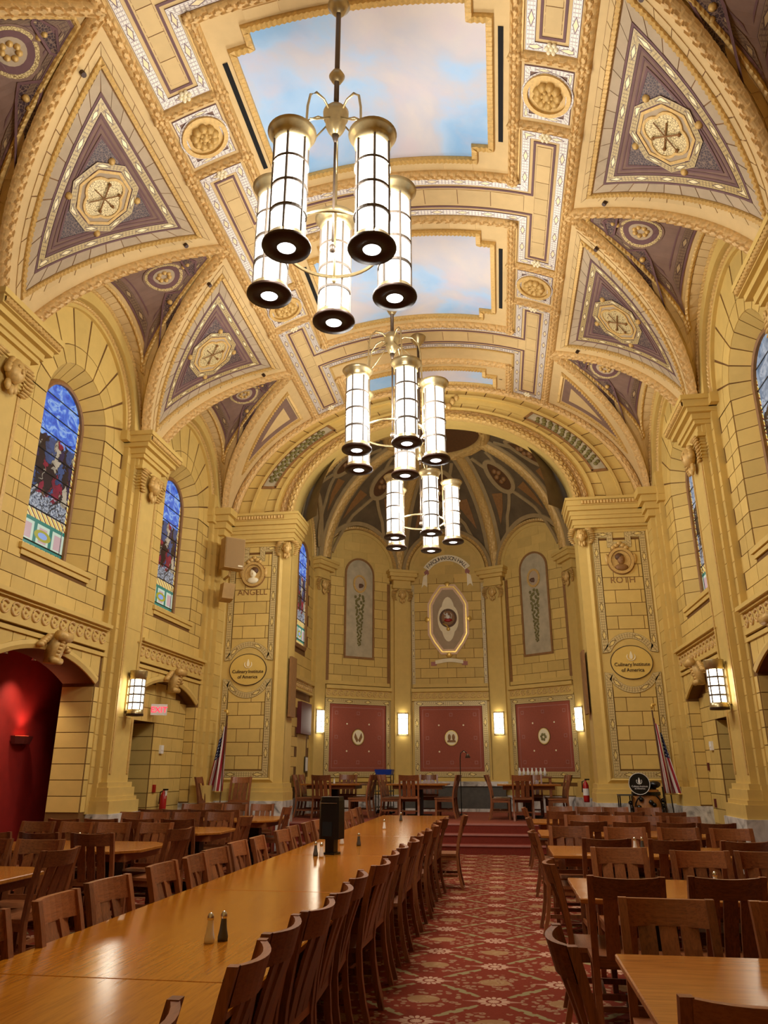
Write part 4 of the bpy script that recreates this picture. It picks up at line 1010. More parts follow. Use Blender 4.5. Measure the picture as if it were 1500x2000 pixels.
# lunette soffits between the wall arches and the dome
for S, L, o in FAC:
    r = 1.36 if L < 3.5 else 1.5; nn = S(0, 0, 1) - S(0, 0)
    def inn(a):
        lat, z = r * cos(a), ZS + r * sin(a); p = S(lat, z); lo, hi = -.6, 2.5
        R = dome_r(z); f = lambda t: ((p + nn * t) - Vector((XC, AC, z))).to_2d().length - R
        if f(0) <= 0: return p
        lo = 0
        for _ in range(30):
            m = (lo + hi) / 2
            if f(m) > 0: lo = m
            else: hi = m
        return p + nn * hi
    lu = G().grid(lambda a, k: S(r * cos(a), ZS + r * sin(a)).lerp(inn(a), k), lsp(0, pi, 33), [0, 1]).build('apse_lunette', 'taupe_lt', dome, True)
    P = [inn(a) for a in lsp(0, pi, 60)]; N = [(Vector((XC, AC, 7.2)) - p).normalized() for p in P]
    G().strip(P, N, .07, [(-1, 0), (-.9, .05), (.9, .05), (1, 0)]).build('lunette_rib', 'taupe_lt', dome)
    P = [S(r * .93 * cos(a), ZS + r * .93 * sin(a), .01) for a in lsp(0, pi, 110)]; N = [nn] * 110
    G().strip(P, N, .055, [(-1, 0), (-.6, .05), (.6, .05), (1, 0)], False, lambda l, q: .02 * (int(l / .04) % 2) * (abs(q) < .8)).build('arch_bead_moulding', 'gild', apse)
    P = [S(r * .84 * cos(a), ZS + r * .84 * sin(a), .0) for a in lsp(0, pi, 40)]; G().strip(P, [nn] * 40, .05, [(-1, 0), (-1, .03), (1, .03), (1, 0)]).build('arch_fillet', 'stone_plain', apse)
RIB = [math.atan2(y - AC, x) for x, y in PL[1:5]] + [-.42, pi + .42]
for ph in RIB:
    P, N = [], []
    for ps in lsp(.02, 1.22, 90): p = D(ph, ps); P.append(p); N.append(D(ph, ps, 1) - p)
    G().strip(P, N, .27, [(-1, -.02), (-1, .05), (-.7, .06), (.7, .06), (1, .05), (1, -.02)]).build('rib_border', 'taupe_lt', dome)
    Q, M = dens(P, N, .04); G().strip(Q, M, .15, [(o, .06 + q * .08) for o, q in HALF], False, lambda l, o: .06 * abs(sin(l * 17 + o * 4)) * abs(cos(l * 9 - o * 6)) * (1 - o * o)).build('fruit_garland_rib', 'gild', dome, True)
P = [D(a, 1.2) for a in lsp(0, 2 * pi, 61)[:-1]]; N = [D(a, 1.2, 1) - D(a, 1.2) for a in lsp(0, 2 * pi, 61)[:-1]]
G().strip(P, N, .16, [(o, q * .14) for o, q in HALF], True, leafy(.05, .2)).build('crown_ring', 'gild', dome)
G().grid(lambda a, ps: D(a, ps, .02), lsp(0, 2 * pi, 33), lsp(1.23, pi / 2, 4)).build('crown_oculus', 'sepiadark', dome, True)
RS = sorted(RIB)
for a, b in zip(RS, RS[1:]):
    m = (a + b) / 2; w = (b - a) / 2
    ov = [(m + .30 * w * cos(t) * 1.15, .86 + .17 * sin(t)) for t in lsp(0, 2 * pi, 25)[:-1]]
    md = patch(D, ov, 'dark_oval_medallion', dome, 'sepiadark', .02, .3); P, N = samp(D, ov, 1, True); G().strip(P, N, .07, [(-1, 0), (-1, .05), (1, .05), (1, 0)], True).build('oval_rim', 'taupe_lt', dome)
    g = G()
    for k in range(5): g.ball(D(m + .1 * w * cos(k * 1.3), .86 + .06 * sin(k * 1.3), .03), .09, n=6, m=4)
    g.build('medallion_figure', 'sepia', md, True)
    for e in (-1, 1):
        P, N = samp(D, [(m + e * .06 * w, .69), (m + e * .45 * w, .48), (m + e * .78 * w, .1)], .08); G().strip(P, N, .05, [(-1, 0), (-1, .04), (1, .04), (1, 0)]).build('thin_rib', 'taupe_lt', dome)
        patch(D, [(m + e * .30 * w, .70), (m + e * .62 * w, .72), (m + e * .70 * w, .42)], 'dark_panel', dome, 'sepia', .012, .3)
        P, N = samp(D, [(m + e * .28 * w, .98), (m + e * .5 * w, 1.12)], .08); G().strip(P, N, .05, [(-1, 0), (-1, .04), (1, .04), (1, 0)]).build('thin_rib', 'taupe_lt', dome)
# apse pilasters at the corners and wall dressing
for i, (x, y) in enumerate(PL[1:5]):
    v = Vector((0 - x, AC - y, 0)).normalized(); t = Vector((-v.y, v.x, 0)); o = Vector((XC + x, y, 0)) - v * .12
    def pb(g, hw, fr, z0, z1): g.hexa([o + t * (-hw) + v * -.3 + Vector((0, 0, z0)), o + t * hw + v * -.3 + Vector((0, 0, z0)), o + t * hw + v * fr + Vector((0, 0, z0)), o + t * -hw + v * fr + Vector((0, 0, z0)), o + t * (-hw) + v * -.3 + Vector((0, 0, z1)), o + t * hw + v * -.3 + Vector((0, 0, z1)), o + t * hw + v * fr + Vector((0, 0, z1)), o + t * -hw + v * fr + Vector((0, 0, z1))])
    pl = stepped(G(), [(.95, 7.0, .24, .36), (.95, 7.1, .34, .26)], pb).build('apse_pilaster', 'stone_plain', apse)
    stepped(G(), [(.95, 1.2, .38, .46), (1.2, 1.35, .33, .42)], pb).build('plinth', 'stone_plain', pl); stepped(G(), [(ZD, .95, .4, .48)], pb).build('marble_base', 'marble', pl)
    stepped(G(), [(6.95, 7.05, .30, .42), (7.05, 7.2, .28, .40), (7.2, 7.3, .38, .5), (7.3, 7.42, .44, .58), (7.42, 7.5, .48, .62)], pb).build('capital', 'stone_plain', pl)
    link('cherub_head', cherub_me, pl, tuple(o + v * .36 + Vector((0, 0, 6.75))), rz=math.atan2(v.y, v.x)).scale = (.75, .7, .8)
for fi, (S, L, o) in enumerate(FAC):
    ctr = fi == 2; side = fi in (0, 4); hw = L / 2 - .36; r = 1.36 if L < 3.5 else 1.5
    G().hexa([S(-L / 2, ZD, 0), S(L / 2, ZD, 0), S(L / 2, ZD, .05), S(-L / 2, ZD, .05), S(-L / 2, .95, 0), S(L / 2, .95, 0), S(L / 2, .95, .05), S(-L / 2, .95, .05)]).build('marble_dado', 'marble', apse)
    k = G()
    for z0, z1, pj in ((3.56, 3.6, .09), (3.6, 3.82, .06), (3.82, 3.92, .13)): k.hexa([S(-hw, z0, 0), S(hw, z0, 0), S(hw, z0, pj), S(-hw, z0, pj), S(-hw, z1, 0), S(hw, z1, 0), S(hw, z1, pj), S(-hw, z1, pj)])
    fz = k.build('apse_frieze', 'stone_plain', apse)
    ax = S(1, 0) - S(0, 0)
    for i in range(int(2 * hw / .19)):
        link('scroll_ornament', scroll_me, fz, tuple(S(-hw + .1 + i * .19, 3.71, .07)), rz=math.atan2(ax.y, ax.x) - pi / 2).scale = (.8, .8, .8)
    rh = .29
    for rr in range(-11, 17):
        z0 = 3.94 + rr * rh if rr >= 0 else .97 + (rr + 11) * .24; z1 = z0 + (rh if rr >= 0 else .24)
        if rr < 0 and z1 > 3.57: continue
        if rr < 0 and not side and .97 + .3 < z1: continue
        xs = [-hw + (.27 if rr % 2 else 0) + .54 * i for i in range(-1, 9)]
        for a, b in zip(xs, xs[1:]):
            a, b = max(a, -hw), min(b, hw)
            if side and rr < 0 and z0 < 2.9 and b > .2 and a < 1.1 : continue
            if side and 4.6 < z1 and z0 < 7.9 and a < .62 and b > -.62: continue
            if b - a < .06: continue
            m = max(abs(a), abs(b)); zt = min(z1, ZS + sqrt(max(0, (r * .84) ** 2 - m * m))) if m < r * .84 else min(z1, ZS)
            if zt - z0 > .05: stone(S, [(a, z0), (b, z0), (b, zt), (a, zt)], 'wall_stone', apse, 'stone', .012)
    patch(S, [(-r * .84, 7.3), (r * .84, 7.3)] + [(r * .84 * cos(a), ZS + r * .84 * sin(a)) for a in lsp(0, pi, 21)], 'arch_field', apse, 'stone_plain', .005, 3)
    if side:
        window(-1, 0, 0, 'glass_l' if fi == 0 else 'glass_r', 'slender stained glass window inside the apse, %s side' % ('left' if fi == 0 else 'right'), .55, 4.7, 7.0, None, lambda a, z, h=0.0: S(a, z, h + .015))
        patch(S, [(.2, ZD), (1.1, ZD), (1.1, 2.9), (.2, 2.9)], 'side_doorway', apse, 'blackslot' if fi == 4 else 'stone_plain', .01, 3)
        G().hexa([S(.1, 2.5, 0), S(1.2, 2.5, 0), S(1.2, 2.5, .12), S(.1, 2.5, .12), S(.1, 3.3, 0), S(1.2, 3.3, 0), S(1.2, 3.3, .12), S(.1, 3.3, .12)]).build('red_door_hood', 'leather', apse)
        continue
    # red panel in gilt mosaic frame
    nmv = {1: 'left canted', 2: 'middle', 3: 'right canted'}[fi]; pw = 1.0
    patch(S, [(-hw, 1.3), (hw, 1.3), (hw, 3.56), (-hw, 3.56)], 'panel_surround', apse, 'oval', .008, 3)
    rp = patch(S, [(-pw, 1.5), (pw, 1.5), (pw, 3.48), (-pw, 3.48)], 'framed_red_cloth', None, 'redpanel', .022, 3); rp['label'] = 'dark red framed wall panel on the %s apse wall' % nmv; rp['category'] = 'panel'
    band(S, [(-pw, 1.5), (pw, 1.5), (pw, 3.48), (-pw, 3.48)], 'mosaic_frame', rp, .075, 'mosaic_p', .045, True, 1)
    band(S, [(-pw + .17, 1.67), (pw - .17, 1.67), (pw - .17, 3.31), (-pw + .17, 3.31)], 'thin_border', rp, .008, 'nosing', .027, True, 3)
    for rx, mt, h in ((.21, 'sepiadark', .028), (.195, 'gold', .032), (.175, 'cream', .036)): patch(S, ngon((0, 2.5), rx, rx * 1.12, 28), 'emblem_disc', rp, mt, h, 3)
    g = G()
    if fi == 1:
        for q in (-1, 1): g.poly([S(x * q, z, .036) for x, z in ((0, 2.42), (.1, 2.62), (.13, 2.5), (.05, 2.36))], [S(x * q, z, .046) for x, z in ((0, 2.42), (.1, 2.62), (.13, 2.5), (.05, 2.36))])
    elif fi == 2:
        for x in (-.06, .06): g.ball(S(x, 2.52, .04), .045, .012, .09, 8, 5)
        g.poly([S(x, z, .036) for x, z in ((-.13, 2.38), (.13, 2.38), (.11, 2.44), (-.11, 2.44))], [S(x, z, .044) for x, z in ((-.13, 2.38), (.13, 2.38), (.11, 2.44), (-.11, 2.44))])
    else:
        for k in range(6): g.ball(S(.07 * cos(k), 2.48 + .07 * sin(k), .04), .05, .012, .04, 7, 5)
    g.build('emblem_figure', 'sepia' if fi != 3 else 'vine', rp)
    for x, z in [(a, b) for a in (-.7, 0, .7) for b in (1.82, 2.5, 3.16) if (a, b) != (0, 2.5)]: band(S, [(x - .04, z - .04), (x + .04, z - .04), (x + .04, z + .04), (x - .04, z + .04)], 'small_motif', rp, .008, 'nosing', .027, True, 1)
    for x, z in [(a, b) for a in (-.36, .36) for b in (2.12, 2.86)]: patch(S, ngon((x, z), .025, .025, 8), 'small_motif', rp, 'cream', .027, 1)
    P, N = samp(S, [(-hw + .05, 4.0), (hw - .05, 4.0)], 1); G().strip(P, N, .05, [(-1, 0), (-1, .05), (1, .05), (1, 0)]).build('field_base_moulding', 'stone_plain', apse)
    for q in (-1, 1): band(S, [(q * (hw - .06), 4.05), (q * (hw - .06), 7.1)], 'mosaic_band' if ctr else 'edge_strip', apse, .045, 'mosaic_p' if ctr else 'sepia', .02, step=4)
    if not ctr:
        pan = [(-.48, 4.75), (.48, 4.75)] + [(.48 * cos(a), 7.28 + .48 * sin(a)) for a in lsp(0, pi, 15)]
        pp = patch(S, pan, 'arched_grey_panel', None, 'silver', .026, 3); pp['label'] = 'arched grey painted panel with hanging vine, %s apse wall' % nmv; pp['category'] = 'painting'
        band(S, pan, 'panel_frame', pp, .028, 'sepia', .045, True, 1)
        band(S, ngon((0, 6.98), .2, .25, 24), 'shield_rim', pp, .03, 'gild', .05, True, 1); patch(S, ngon((0, 6.98), .17, .22, 20), 'shield_picture', pp, 'greystone', .034, 3)
        G().ball(S(0, 6.92, .04), .12, .02, .07, 8, 5).build('shield_landscape', 'sepiadark', pp, True)
        g = G()
        for k in range(60):
            f = k / 59; wd = .15 * (1 - f * .75); g.ball(S(wd * sin(k * 2.4), 6.62 - f * 1.5, .03), .05 - .02 * f, .018, .05 - .02 * f, 6, 4)
        g.build('hanging_vine', 'vine', pp, True)
    else:
        # crest in a stepped octagonal frame, banner above and ribbon below
        oc = [(.2, 5.0), (.42, 5.3), (.55, 5.55), (.55, 6.45), (.42, 6.7), (.2, 7.0), (-.2, 7.0), (-.42, 6.7), (-.55, 6.45), (-.55, 5.55), (-.42, 5.3), (-.2, 5.0)]
        cr = patch(S, oc, 'heraldic_crest', None, 'greystone', .03, 3); cr['label'] = 'cream octagonal crest with white lion on the middle apse wall'; cr['category'] = 'crest'
        band(S, oc, 'crest_frame', cr, .08, 'peach', .05, True, .4); band(S, oc, 'crest_frame_line', cr, .02, 'gold', .062, True, 1)
        for x, z in ((0, 4.92), (0, 7.08), (.62, 6.0), (-.62, 6.0)): G().ball(S(x, z, .03), .1, .03, .1, 8, 5).build('crest_boss', 'gold', cr, True)
        qf = [((.27 + .05 * abs(cos(2 * a))) * cos(a), 6.0 + (.55 + .14 * abs(cos(2 * a))) * sin(a)) for a in lsp(0, 2 * pi, 33)[:-1]]; patch(S, qf, 'crest_field', cr, 'cream', .036, 3)
        patch(S, ngon((0, 6.03), .27, .29, 28), 'crest_belt', cr, 'sepiadark', .042, 3); patch(S, ngon((0, 6.03), .2, .22, 24), 'crest_ground', cr, 'sepia', .048, 3)
        g = G()   # lion: body, head, mane, legs, tail, sword
        g.ball(S(.0, 6.06, .06), .07, .03, .06, 8, 5).ball(S(-.03, 6.14, .06), .04, .03, .05, 8, 5).tube([S(-.02, 6.1, .06), S(-.11, 6.14, .06), S(-.12, 6.2, .06)], .016, 6).tube([S(-.02, 6.06, .06), S(-.11, 6.05, .06)], .016, 6).tube([S(.04, 6.04, .06), S(.1, 6.02, .06), S(.12, 6.12, .06), S(.08, 6.18, .06)], .012, 6)
        g.build('white_lion', 'white', cr, True)
        G().tube([S(-.12, 6.2, .062), S(-.05, 6.3, .062)], .008, 6).build('sword', 'chrome', cr)
        G().ball(S(0, 5.96, .05), .13, .03, .05, 9, 5).build('red_cap', 'redpaint', cr, True); G().tube([S(-.12, 5.93, .055), S(-.16, 5.86, .055), S(-.05, 5.8, .055), S(0, 5.74, .055)], .022, 7).ball(S(0, 5.69, .055), .06, .03, .06, 8, 5).build('belt_buckle', 'gold', cr, True)
        def arcS(R, zc): return lambda u, v, h=0.0: S((R + v) * sin(u / R), zc + (R + v) * cos(u / R), h)
        AS = arcS(.78, 7.16); bw = .76
        bn = G().grid(lambda u, v: AS(u, v, .05), lsp(-bw, bw, 25), [-.1, .1]).grid(lambda u, v: AS(u, v, .03), lsp(-bw, bw, 25), [-.1, .1]).build('hall_name_banner', 'cream', None, label='curved cream banner reading FARQUHARSON HALL on the apse wall', cat='banner')
        for q in (-1, 1):
            t = [(q * .60, 7.62), (q * .72, 7.5), (q * .66, 7.36), (q * .56, 7.46)]; patch(S, t, 'banner_fold', bn, 'nosing', .03, 3)
            t = [(q * .62, 7.44), (q * .74, 7.36), (q * .80, 7.0), (q * .72, 7.1), (q * .62, 7.02)]; patch(S, t, 'banner_tail', bn, 'cream', .045, 3)
        txt = 'FARQUHARSON HALL'; wds = {'I': .3, ' ': .5, 'L': .55, 'F': .58, 'R': .68, 'A': .74, 'O': .78, 'Q': .78, 'U': .72, 'H': .72, 'N': .74, 'S': .62}
        tw = sum(wds.get(c, .65) for c in txt); pos = -bw * .93
        for c in txt:
            wdt = wds.get(c, .65) / tw * bw * 1.86
            if c != ' ':
                t = text_geo(c, .165); u = pos + wdt / 2; p = AS(u, -.06, .054); an = u / .78
                G().add(t, Matrix.Translation(p) @ Matrix.Rotation(an, 4, 'Y') @ Matrix.Rotation(pi / 2, 4, 'X')).build('banner_letter', 'ink', bn)
            pos += wdt
        RS_ = lambda u, v, h=0.0: S(u, 4.72 + .03 * sin(u * 6 + 1.5) + v, h)
        rb = G().grid(lambda u, v: RS_(u, v, .04), lsp(-.42, .42, 19), [-.055, .055]).build('motto_ribbon', 'cream', None, label='small cream motto ribbon below the crest', cat='ribbon')
        G().grid(lambda u, v: RS_(u, v, .03), lsp(-.55, -.38, 5), [-.1, .02]).build('ribbon_end', 'nosing', rb); G().grid(lambda u, v: RS_(u, v, .03), lsp(.38, .55, 5), [-.1, .02]).build('ribbon_end', 'nosing', rb)
# ------------------------------------------------------------------ chandeliers
def make_lantern(r=.155, H=1.3, bars=6, rings=3, fl=1.0):
    """lantern meshes: cage, glass, cap, collar, lens; origin at the bottom"""
    g = G()
    for i in range(bars): a = 2 * pi * (i + .5) / bars; g.tube([((r + .008) * cos(a), (r + .008) * sin(a), .08), ((r + .008) * cos(a), (r + .008) * sin(a), H - .12)], .012, 6)
    for k in range(1, rings + 1): z = .08 + (H - .2) * k / (rings + 1); g.lathe([(r + .003, z - .014), (r + .016, z - .014), (r + .016, z + .014), (r + .003, z + .014)], n=28)
    me = {'cage': g.mesh('lantern', 'bar')}
    me['glass'] = G().lathe([(.01, .07), (r - .004, .07), (r - .004, H - .11), (.01, H - .11)], n=28).mesh('glass_cylinder', 'lamp', True)
    me['cap'] = G().lathe([(r - .01, H - .14), (r + .02, H - .13), (r + .022, H - .09), (r + .03, H - .07), (r + .03 + .025 * fl, H - .03), (r + .03 + .045 * fl, H), (r + .03 + .035 * fl, H + .012), (.0, H + .012)], n=32).mesh('flared_cap', 'brass', True)
    me['collar'] = G().lathe([(r - .01, .11), (r + .02, .10), (r + .024, .05), (r + .024 + .026 * fl, .035), (r + .024 + .036 * fl, .03)], n=32).mesh('brass_collar', 'brass', True)
    me['rim'] = G().lathe([(r + .024 + .038 * fl, .035), (r + .024 + .042 * fl, .015), (r + .024 + .036 * fl, 0), (.085, -.004), (.083, .02), (.0, .02)], n=32).mesh('dark_rim', 'bronze', True)
    g = G().lathe([(.0, .0), (.045, -.004), (.048, .004), (.064, .0), (.068, .008), (.081, .004), (.083, .012)], n=24); me['lens'] = g.mesh('downlight_lens', 'lens', True)
    return me
LM = make_lantern()
def chandelier(y, rot, label):
    c = (XC, y); ch = thing('chandelier', label, 'chandelier', (XC, y, 5.98), group='ceiling chandeliers'); z0 = 5.98
    def at(g, name, mat, sm=True): return g.build(name, mat, ch, sm)
    at(G().lathe([(0, 1.80), (.05, 1.83), (.08, 1.88), (.105, 1.94), (.10, 2.02), (.13, 2.05), (.135, 2.12), (.09, 2.18), (.05, 2.2), (0, 2.21)], n=24), 'hub', 'brass')
    zt = 10.76 - z0
    at(G().tube([(0, 0, 2.2), (0, 0, zt)], .028, 12), 'stem', 'bronzerod')
    at(G().lathe([(0, 2.53), (.05, 2.55), (.085, 2.62), (.05, 2.69), (0, 2.71)], n=20), 'stem_ball', 'brass'); at(G().lathe([(0, 3.53), (.06, 3.55), (.125, 3.65), (.06, 3.76), (0, 3.78)], n=20), 'stem_ball', 'brass')
    at(G().lathe([(.03, zt - .2), (.09, zt - .14), (.16, zt - .04), (.18, zt + .04)], n=20), 'ceiling_canopy', 'brass')
    at(G().tube([(0, 0, .5), (0, 0, 1.8)], .013, 8).ball((0, 0, .42), .035, .035, .05).tube([(0, 0, 1.72), (0, 0, 1.82)], [.012, .04], 8), 'centre_rod', 'bronzerod')
    at(G().lathe([(.475, .44), (.487, .43), (.487, .47), (.475, .465), (.475, .44)], n=56), 'hoop', 'brass')
    for k in range(5):
        a = rot + 2 * pi * k / 5; ca, sa = cos(a), sin(a)
        pts = [(r_ * ca, r_ * sa, z) for r_, z in ((.09, 2.06), (.2, 2.13), (.32, 2.11), (.41, 2.0), (.445, 1.82), (.455, 1.5), (.46, 1.02), (.468, .45))]
        at(G().tube(pts, .013, 8).ball((.468 * ca, .468 * sa, .40), .025, .025, .04), 'arm', 'brass')
        at(G().tube([(.1 * ca, .1 * sa, 1.98), (.3 * ca, .3 * sa, 1.78), (.4 * ca, .4 * sa, 1.7)], .009, 6), 'arm_brace', 'brass')
        P = (.645 * ca, .645 * sa, 0)
        la = link('lantern', LM['cage'], ch, P, rz=a)
        for nm, key in (('glass_cylinder', 'glass'), ('flared_cap', 'cap'), ('brass_collar', 'collar'), ('dark_rim', 'rim'), ('downlight_lens', 'lens')): link(nm, LM[key], la)
        l = bpy.data.lights.new('lantern_bulb', 'POINT'); l.energy = BULB_W; l.shadow_soft_size = .1; l.color = (1, .965, .9); lo = bpy.data.objects.new('lantern_bulb', l); COL.objects.link(lo); lo.location = (XC + P[0], y + P[1], z0 + .65)
        for nm, en, rx, dz, sp in (('downlight', DOWN_W, 0, -.03, 75), ('uplight', UP_W, pi, 1.36, 150)):
            l = bpy.data.lights.new(nm, 'SPOT'); l.energy = en; l.spot_size = rad(sp); l.spot_blend = .7; l.shadow_soft_size = .07; l.color = (1, .93, .82) if dz < 0 else (1, .94, .86)
            lo = bpy.data.objects.new(nm, l); COL.objects.link(lo); lo.location = (XC + P[0], y + P[1], z0 + dz); lo.rotation_euler.x = rx
chandelier(5.95, rad(-116), 'large brass chandelier of five lit cylinders nearest the camera')
chandelier(10.3, rad(-136), 'middle brass chandelier of five lit cylinders')
chandelier(14.65, rad(-139), 'smallest-looking brass chandelier, farthest down before the apse')
# ------------------------------------------------------------------ wall sconces
SL_ = make_lantern(.115, .74, 6, 3, .1)
gs = G().lathe([(.01, .04), (.111, .04), (.111, .66), (.01, .66)], n=24).mesh('glass_cylinder', 'sconce', True)
def sconce(p, face, label):
    """big cylinder sconce: p = centre of the bottom, face = unit vector away from the wall"""
    t = thing('wall_sconce', label, 'sconce', p, math.atan2(face[1], face[0]), 'tall cylinder sconces on the pilasters')
    link('cage', SL_['cage'], t); link('glass_cylinder', gs, t); link('flared_cap', SL_['cap'], t); link('brass_collar', SL_['collar'], t); link('dark_rim', SL_['rim'], t)
    G().box(-.175, -.15, -.05, .05, .08, .68).build('backplate', 'brass', t)
    for z in (.2, .5): G().tube([(-.16, 0, z), (-.1, 0, z)], .012, 6).build('bracket', 'brass', t)
for sd, nm in ((-1, 'left'), (1, 'right')):
    sconce((XC + sd * 4.74, 12.48, 2.48), (-sd, 0), 'lit cylinder sconce on the %s pilaster%s' % (nm, ', by the exit sign' if sd < 0 else ' near the flag'))
    G().tube([(XC + sd * 4.90, 12.72, 3.25), (XC + sd * 4.90, 12.72, 3.75), (XC + sd * 4.90, 12.66, 3.78)], .012, 6).tube([(XC + sd * 4.9, 12.72, 3.25), (XC + sd * 4.8, 12.55, 3.2)], .012, 6).build('conduit_pipe', 'stone_plain', None, label='thin ochre conduit above the %s sconce' % nm, cat='pipe')
for i, (x, y) in enumerate(PL[1:5]):
    v = Vector((0 - x, AC - y, 0)).normalized(); p = Vector((XC + x, y, 2.6)) + v * .26
    t = thing('apse_sconce', ['leftmost small lit sconce in the apse', 'small lit sconce left of the middle red panel', 'small lit sconce right of the middle red panel', 'rightmost small lit sconce in the apse'][i], 'sconce', tuple(p), math.atan2(v.y, v.x), 'small apse sconces')
    G().poly([(.0 + .11 * cos(a), .14 * sin(a), 0) for a in lsp(-pi / 2, pi / 2, 9)], [(.11 * cos(a), .14 * sin(a), .58) for a in lsp(-pi / 2, pi / 2, 9)]).build('glass_shade', 'sconce', t)
    for z in (0, .14, .29, .44, .58): G().tube([(.118 * cos(a), .148 * sin(a), z) for a in lsp(-pi / 2, pi / 2, 9)], .008, 5).build('shade_bar', 'brass', t)
    for a in (-pi / 2, -.5, .5, pi / 2): G().tube([(.116 * cos(a), .146 * sin(a), -.01), (.116 * cos(a), .146 * sin(a), .59)], .008, 5).build('shade_bar', 'brass', t)
    G().box(-.05, 0, -.15, .15, -.03, .61).build('backplate', 'brass', t)
# ------------------------------------------------------------------ chairs
def chair_proto():
    t = thing('dining_chair', 'oak slat-back chair', 'chair'); W, Dp = .215, .2
    def xb(z): return -.20 - .10 * max(0, (z - .45) / .52) ** 1.5 - .07 * max(0, (.45 - z) / .45) ** 2   # rear post curve (local y)
    for e in (-1, 1):
        g = G(); zs = [0, .15, .3, .45, .6, .75, .88, .975]
        for z0, z1 in zip(zs, zs[1:]):
            w0 = .021; p = lambda z, s_, q: (e * W + s_ * w0, xb(z) + q * .019, z)
            g.hexa([p(z0, -1, -1), p(z0, 1, -1), p(z0, 1, 1), p(z0, -1, 1), p(z1, -1, -1), p(z1, 1, -1), p(z1, 1, 1), p(z1, -1, 1)])
        g.build('back_post', 'chair', t)
        G().poly([(e * .205 - .02, .2 - .02, 0), (e * .205 + .02, .2 - .02, 0), (e * .205 + .02, .22, 0), (e * .205 - .02, .22, 0)], [(e * .205 - .023, .175, .43), (e * .205 + .023, .175, .43), (e * .205 + .023, .222, .43), (e * .205 - .023, .222, .43)]).build('front_leg', 'chair', t)
        G().box(e * .207 - .011, e * .207 + .011, -.2, .18, .16, .195).build('side_stretcher', 'chair', t)
        G().box(e * .207 - .012, e * .207 + .012, -.2, .18, .375, .435).build('side_apron', 'chair', t)
    # curved crest rail
    g = G(); n = 9
    for z0, z1 in ((.845, .965),):
        c = lambda x: -.06 * (1 - (x / W) ** 2)
        xs = lsp(-W + .015, W - .015, n)
        pts = lambda x, q, z: (x, xb(z) + c(x) + q * .015, z + (.008 * (x / W) ** 2 if z > .9 else 0))
        g.grid(lambda x, k: pts(x, *((-1, z0), (-1, z1), (1, z1), (1, z0), (-1, z0))[int(k)]), xs, [0, 1, 2, 3, 4])
    g.build('crest_rail', 'chairh', t)
    for x in (-.105, 0, .105):
        g = G(); c = -.055 * (1 - (x / W) ** 2)
        for z0, z1 in zip((.49, .62, .75), (.62, .75, .85)): g.hexa([(x + a, xb(z) + c * (z - .45) / .4 + q * .008, z) for z in (z0, z1) for a, q in ((-.043, -1), (.043, -1), (.043, 1), (-.043, 1))])
        g.build('back_slat', 'chair', t)
    G().box(-.2, .2, xb(.46) - .012, xb(.46) + .012, .45, .51).build('lower_rail', 'chairh', t)
    G().poly([(-.225, -.19, .435), (.225, -.19, .435), (.24, .235, .435), (-.24, .235, .435)], [(-.225, -.19, .465), (.225, -.19, .465), (.24, .235, .465), (-.24, .235, .465)]).build('seat', 'chairh', t)
    G().box(-.2, .2, .186, .206, .375, .435).build('front_apron', 'chairh', t); G().box(-.2, .2, -.02, .0, .16, .19).build('cross_stretcher', 'chairh', t)
    return t
proto = chair_proto(); remember(proto); CH_N = [0]
def chair(x, y, face, label, z=0, group='oak dining chairs', tilt=0):
    """(x, y) = top of the back; face = heading in degrees of the sitter (90 = away from the camera)"""
    a = rad(face); o = proto if CH_N[0] == 0 else copy_tree(proto); CH_N[0] += 1
    o.rotation_euler.z = a - pi / 2; o.location = (x + .30 * cos(a), y + .30 * sin(a), z); o['label'] = label; o['group'] = group; return o
ordn = ['first', 'second', 'third', 'fourth', 'fifth', 'sixth', 'seventh', 'eighth', 'ninth', 'tenth', 'eleventh', 'twelfth', 'thirteenth', 'fourteenth', 'fifteenth', 'sixteenth', 'seventeenth', 'eighteenth', 'nineteenth', 'twentieth']
# along the long table, aisle side then far side
for i, y in enumerate([2.2, 3.02, 3.56, 4.08, 4.62, 5.22, 5.9, 6.55, 7.15, 7.75, 8.4, 9.1, 9.85, 10.6, 11.35, 12.1]):
    chair(-1.0 + .0145 * y + (.02 * sin(i * 2.3)) + (.24 if i == 15 else 0), y, 180 + 4 * sin(i * 1.7), '%s chair from camera along the aisle side of the long table' % ordn[i], group='chairs on the aisle side of the long table')
for i, y in enumerate([3.5, 4.16, 4.8, 5.6, 6.15, 6.7, 7.35, 7.9, 8.85, 9.45, 10.1, 10.7, 11.4, 12.1, 12.8, 13.6, 14.3]):
    chair(-2.38 - .01 * i + .02 * sin(i * 1.9), y, 0 + 5 * sin(i * 2.1), '%s chair from camera on the far left side of the long table' % ordn[i], group='chairs on the left side of the long table')
RT = {'first': ([(.72, 2.66)], [(.81, 4.5), (1.45, 4.48)]), 'second': ([(.74, 5.36), (1.36, 5.43), (1.98, 5.4)], [(.97, 7.3), (1.59, 7.1), (2.1, 7.1)]), 'third': ([(.99, 8.23), (1.61, 8.18), (2.25, 8.1)], [(.77, 9.95), (1.4, 9.85), (2.0, 9.85), (2.57, 9.8)]),
      'fourth': ([(1.11, 10.95), (1.64, 10.87), (2.18, 10.8), (2.66, 10.75)], [(1.14, 12.42), (1.59, 12.36), (2.05, 12.3), (2.57, 12.2)]), 'fifth': ([(.95, 13.61), (1.48, 13.52), (2.02, 13.5), (2.65, 13.45)], [(1.04, 15.32), (1.55, 15.25), (2.02, 15.15), (2.59, 15.1)])}
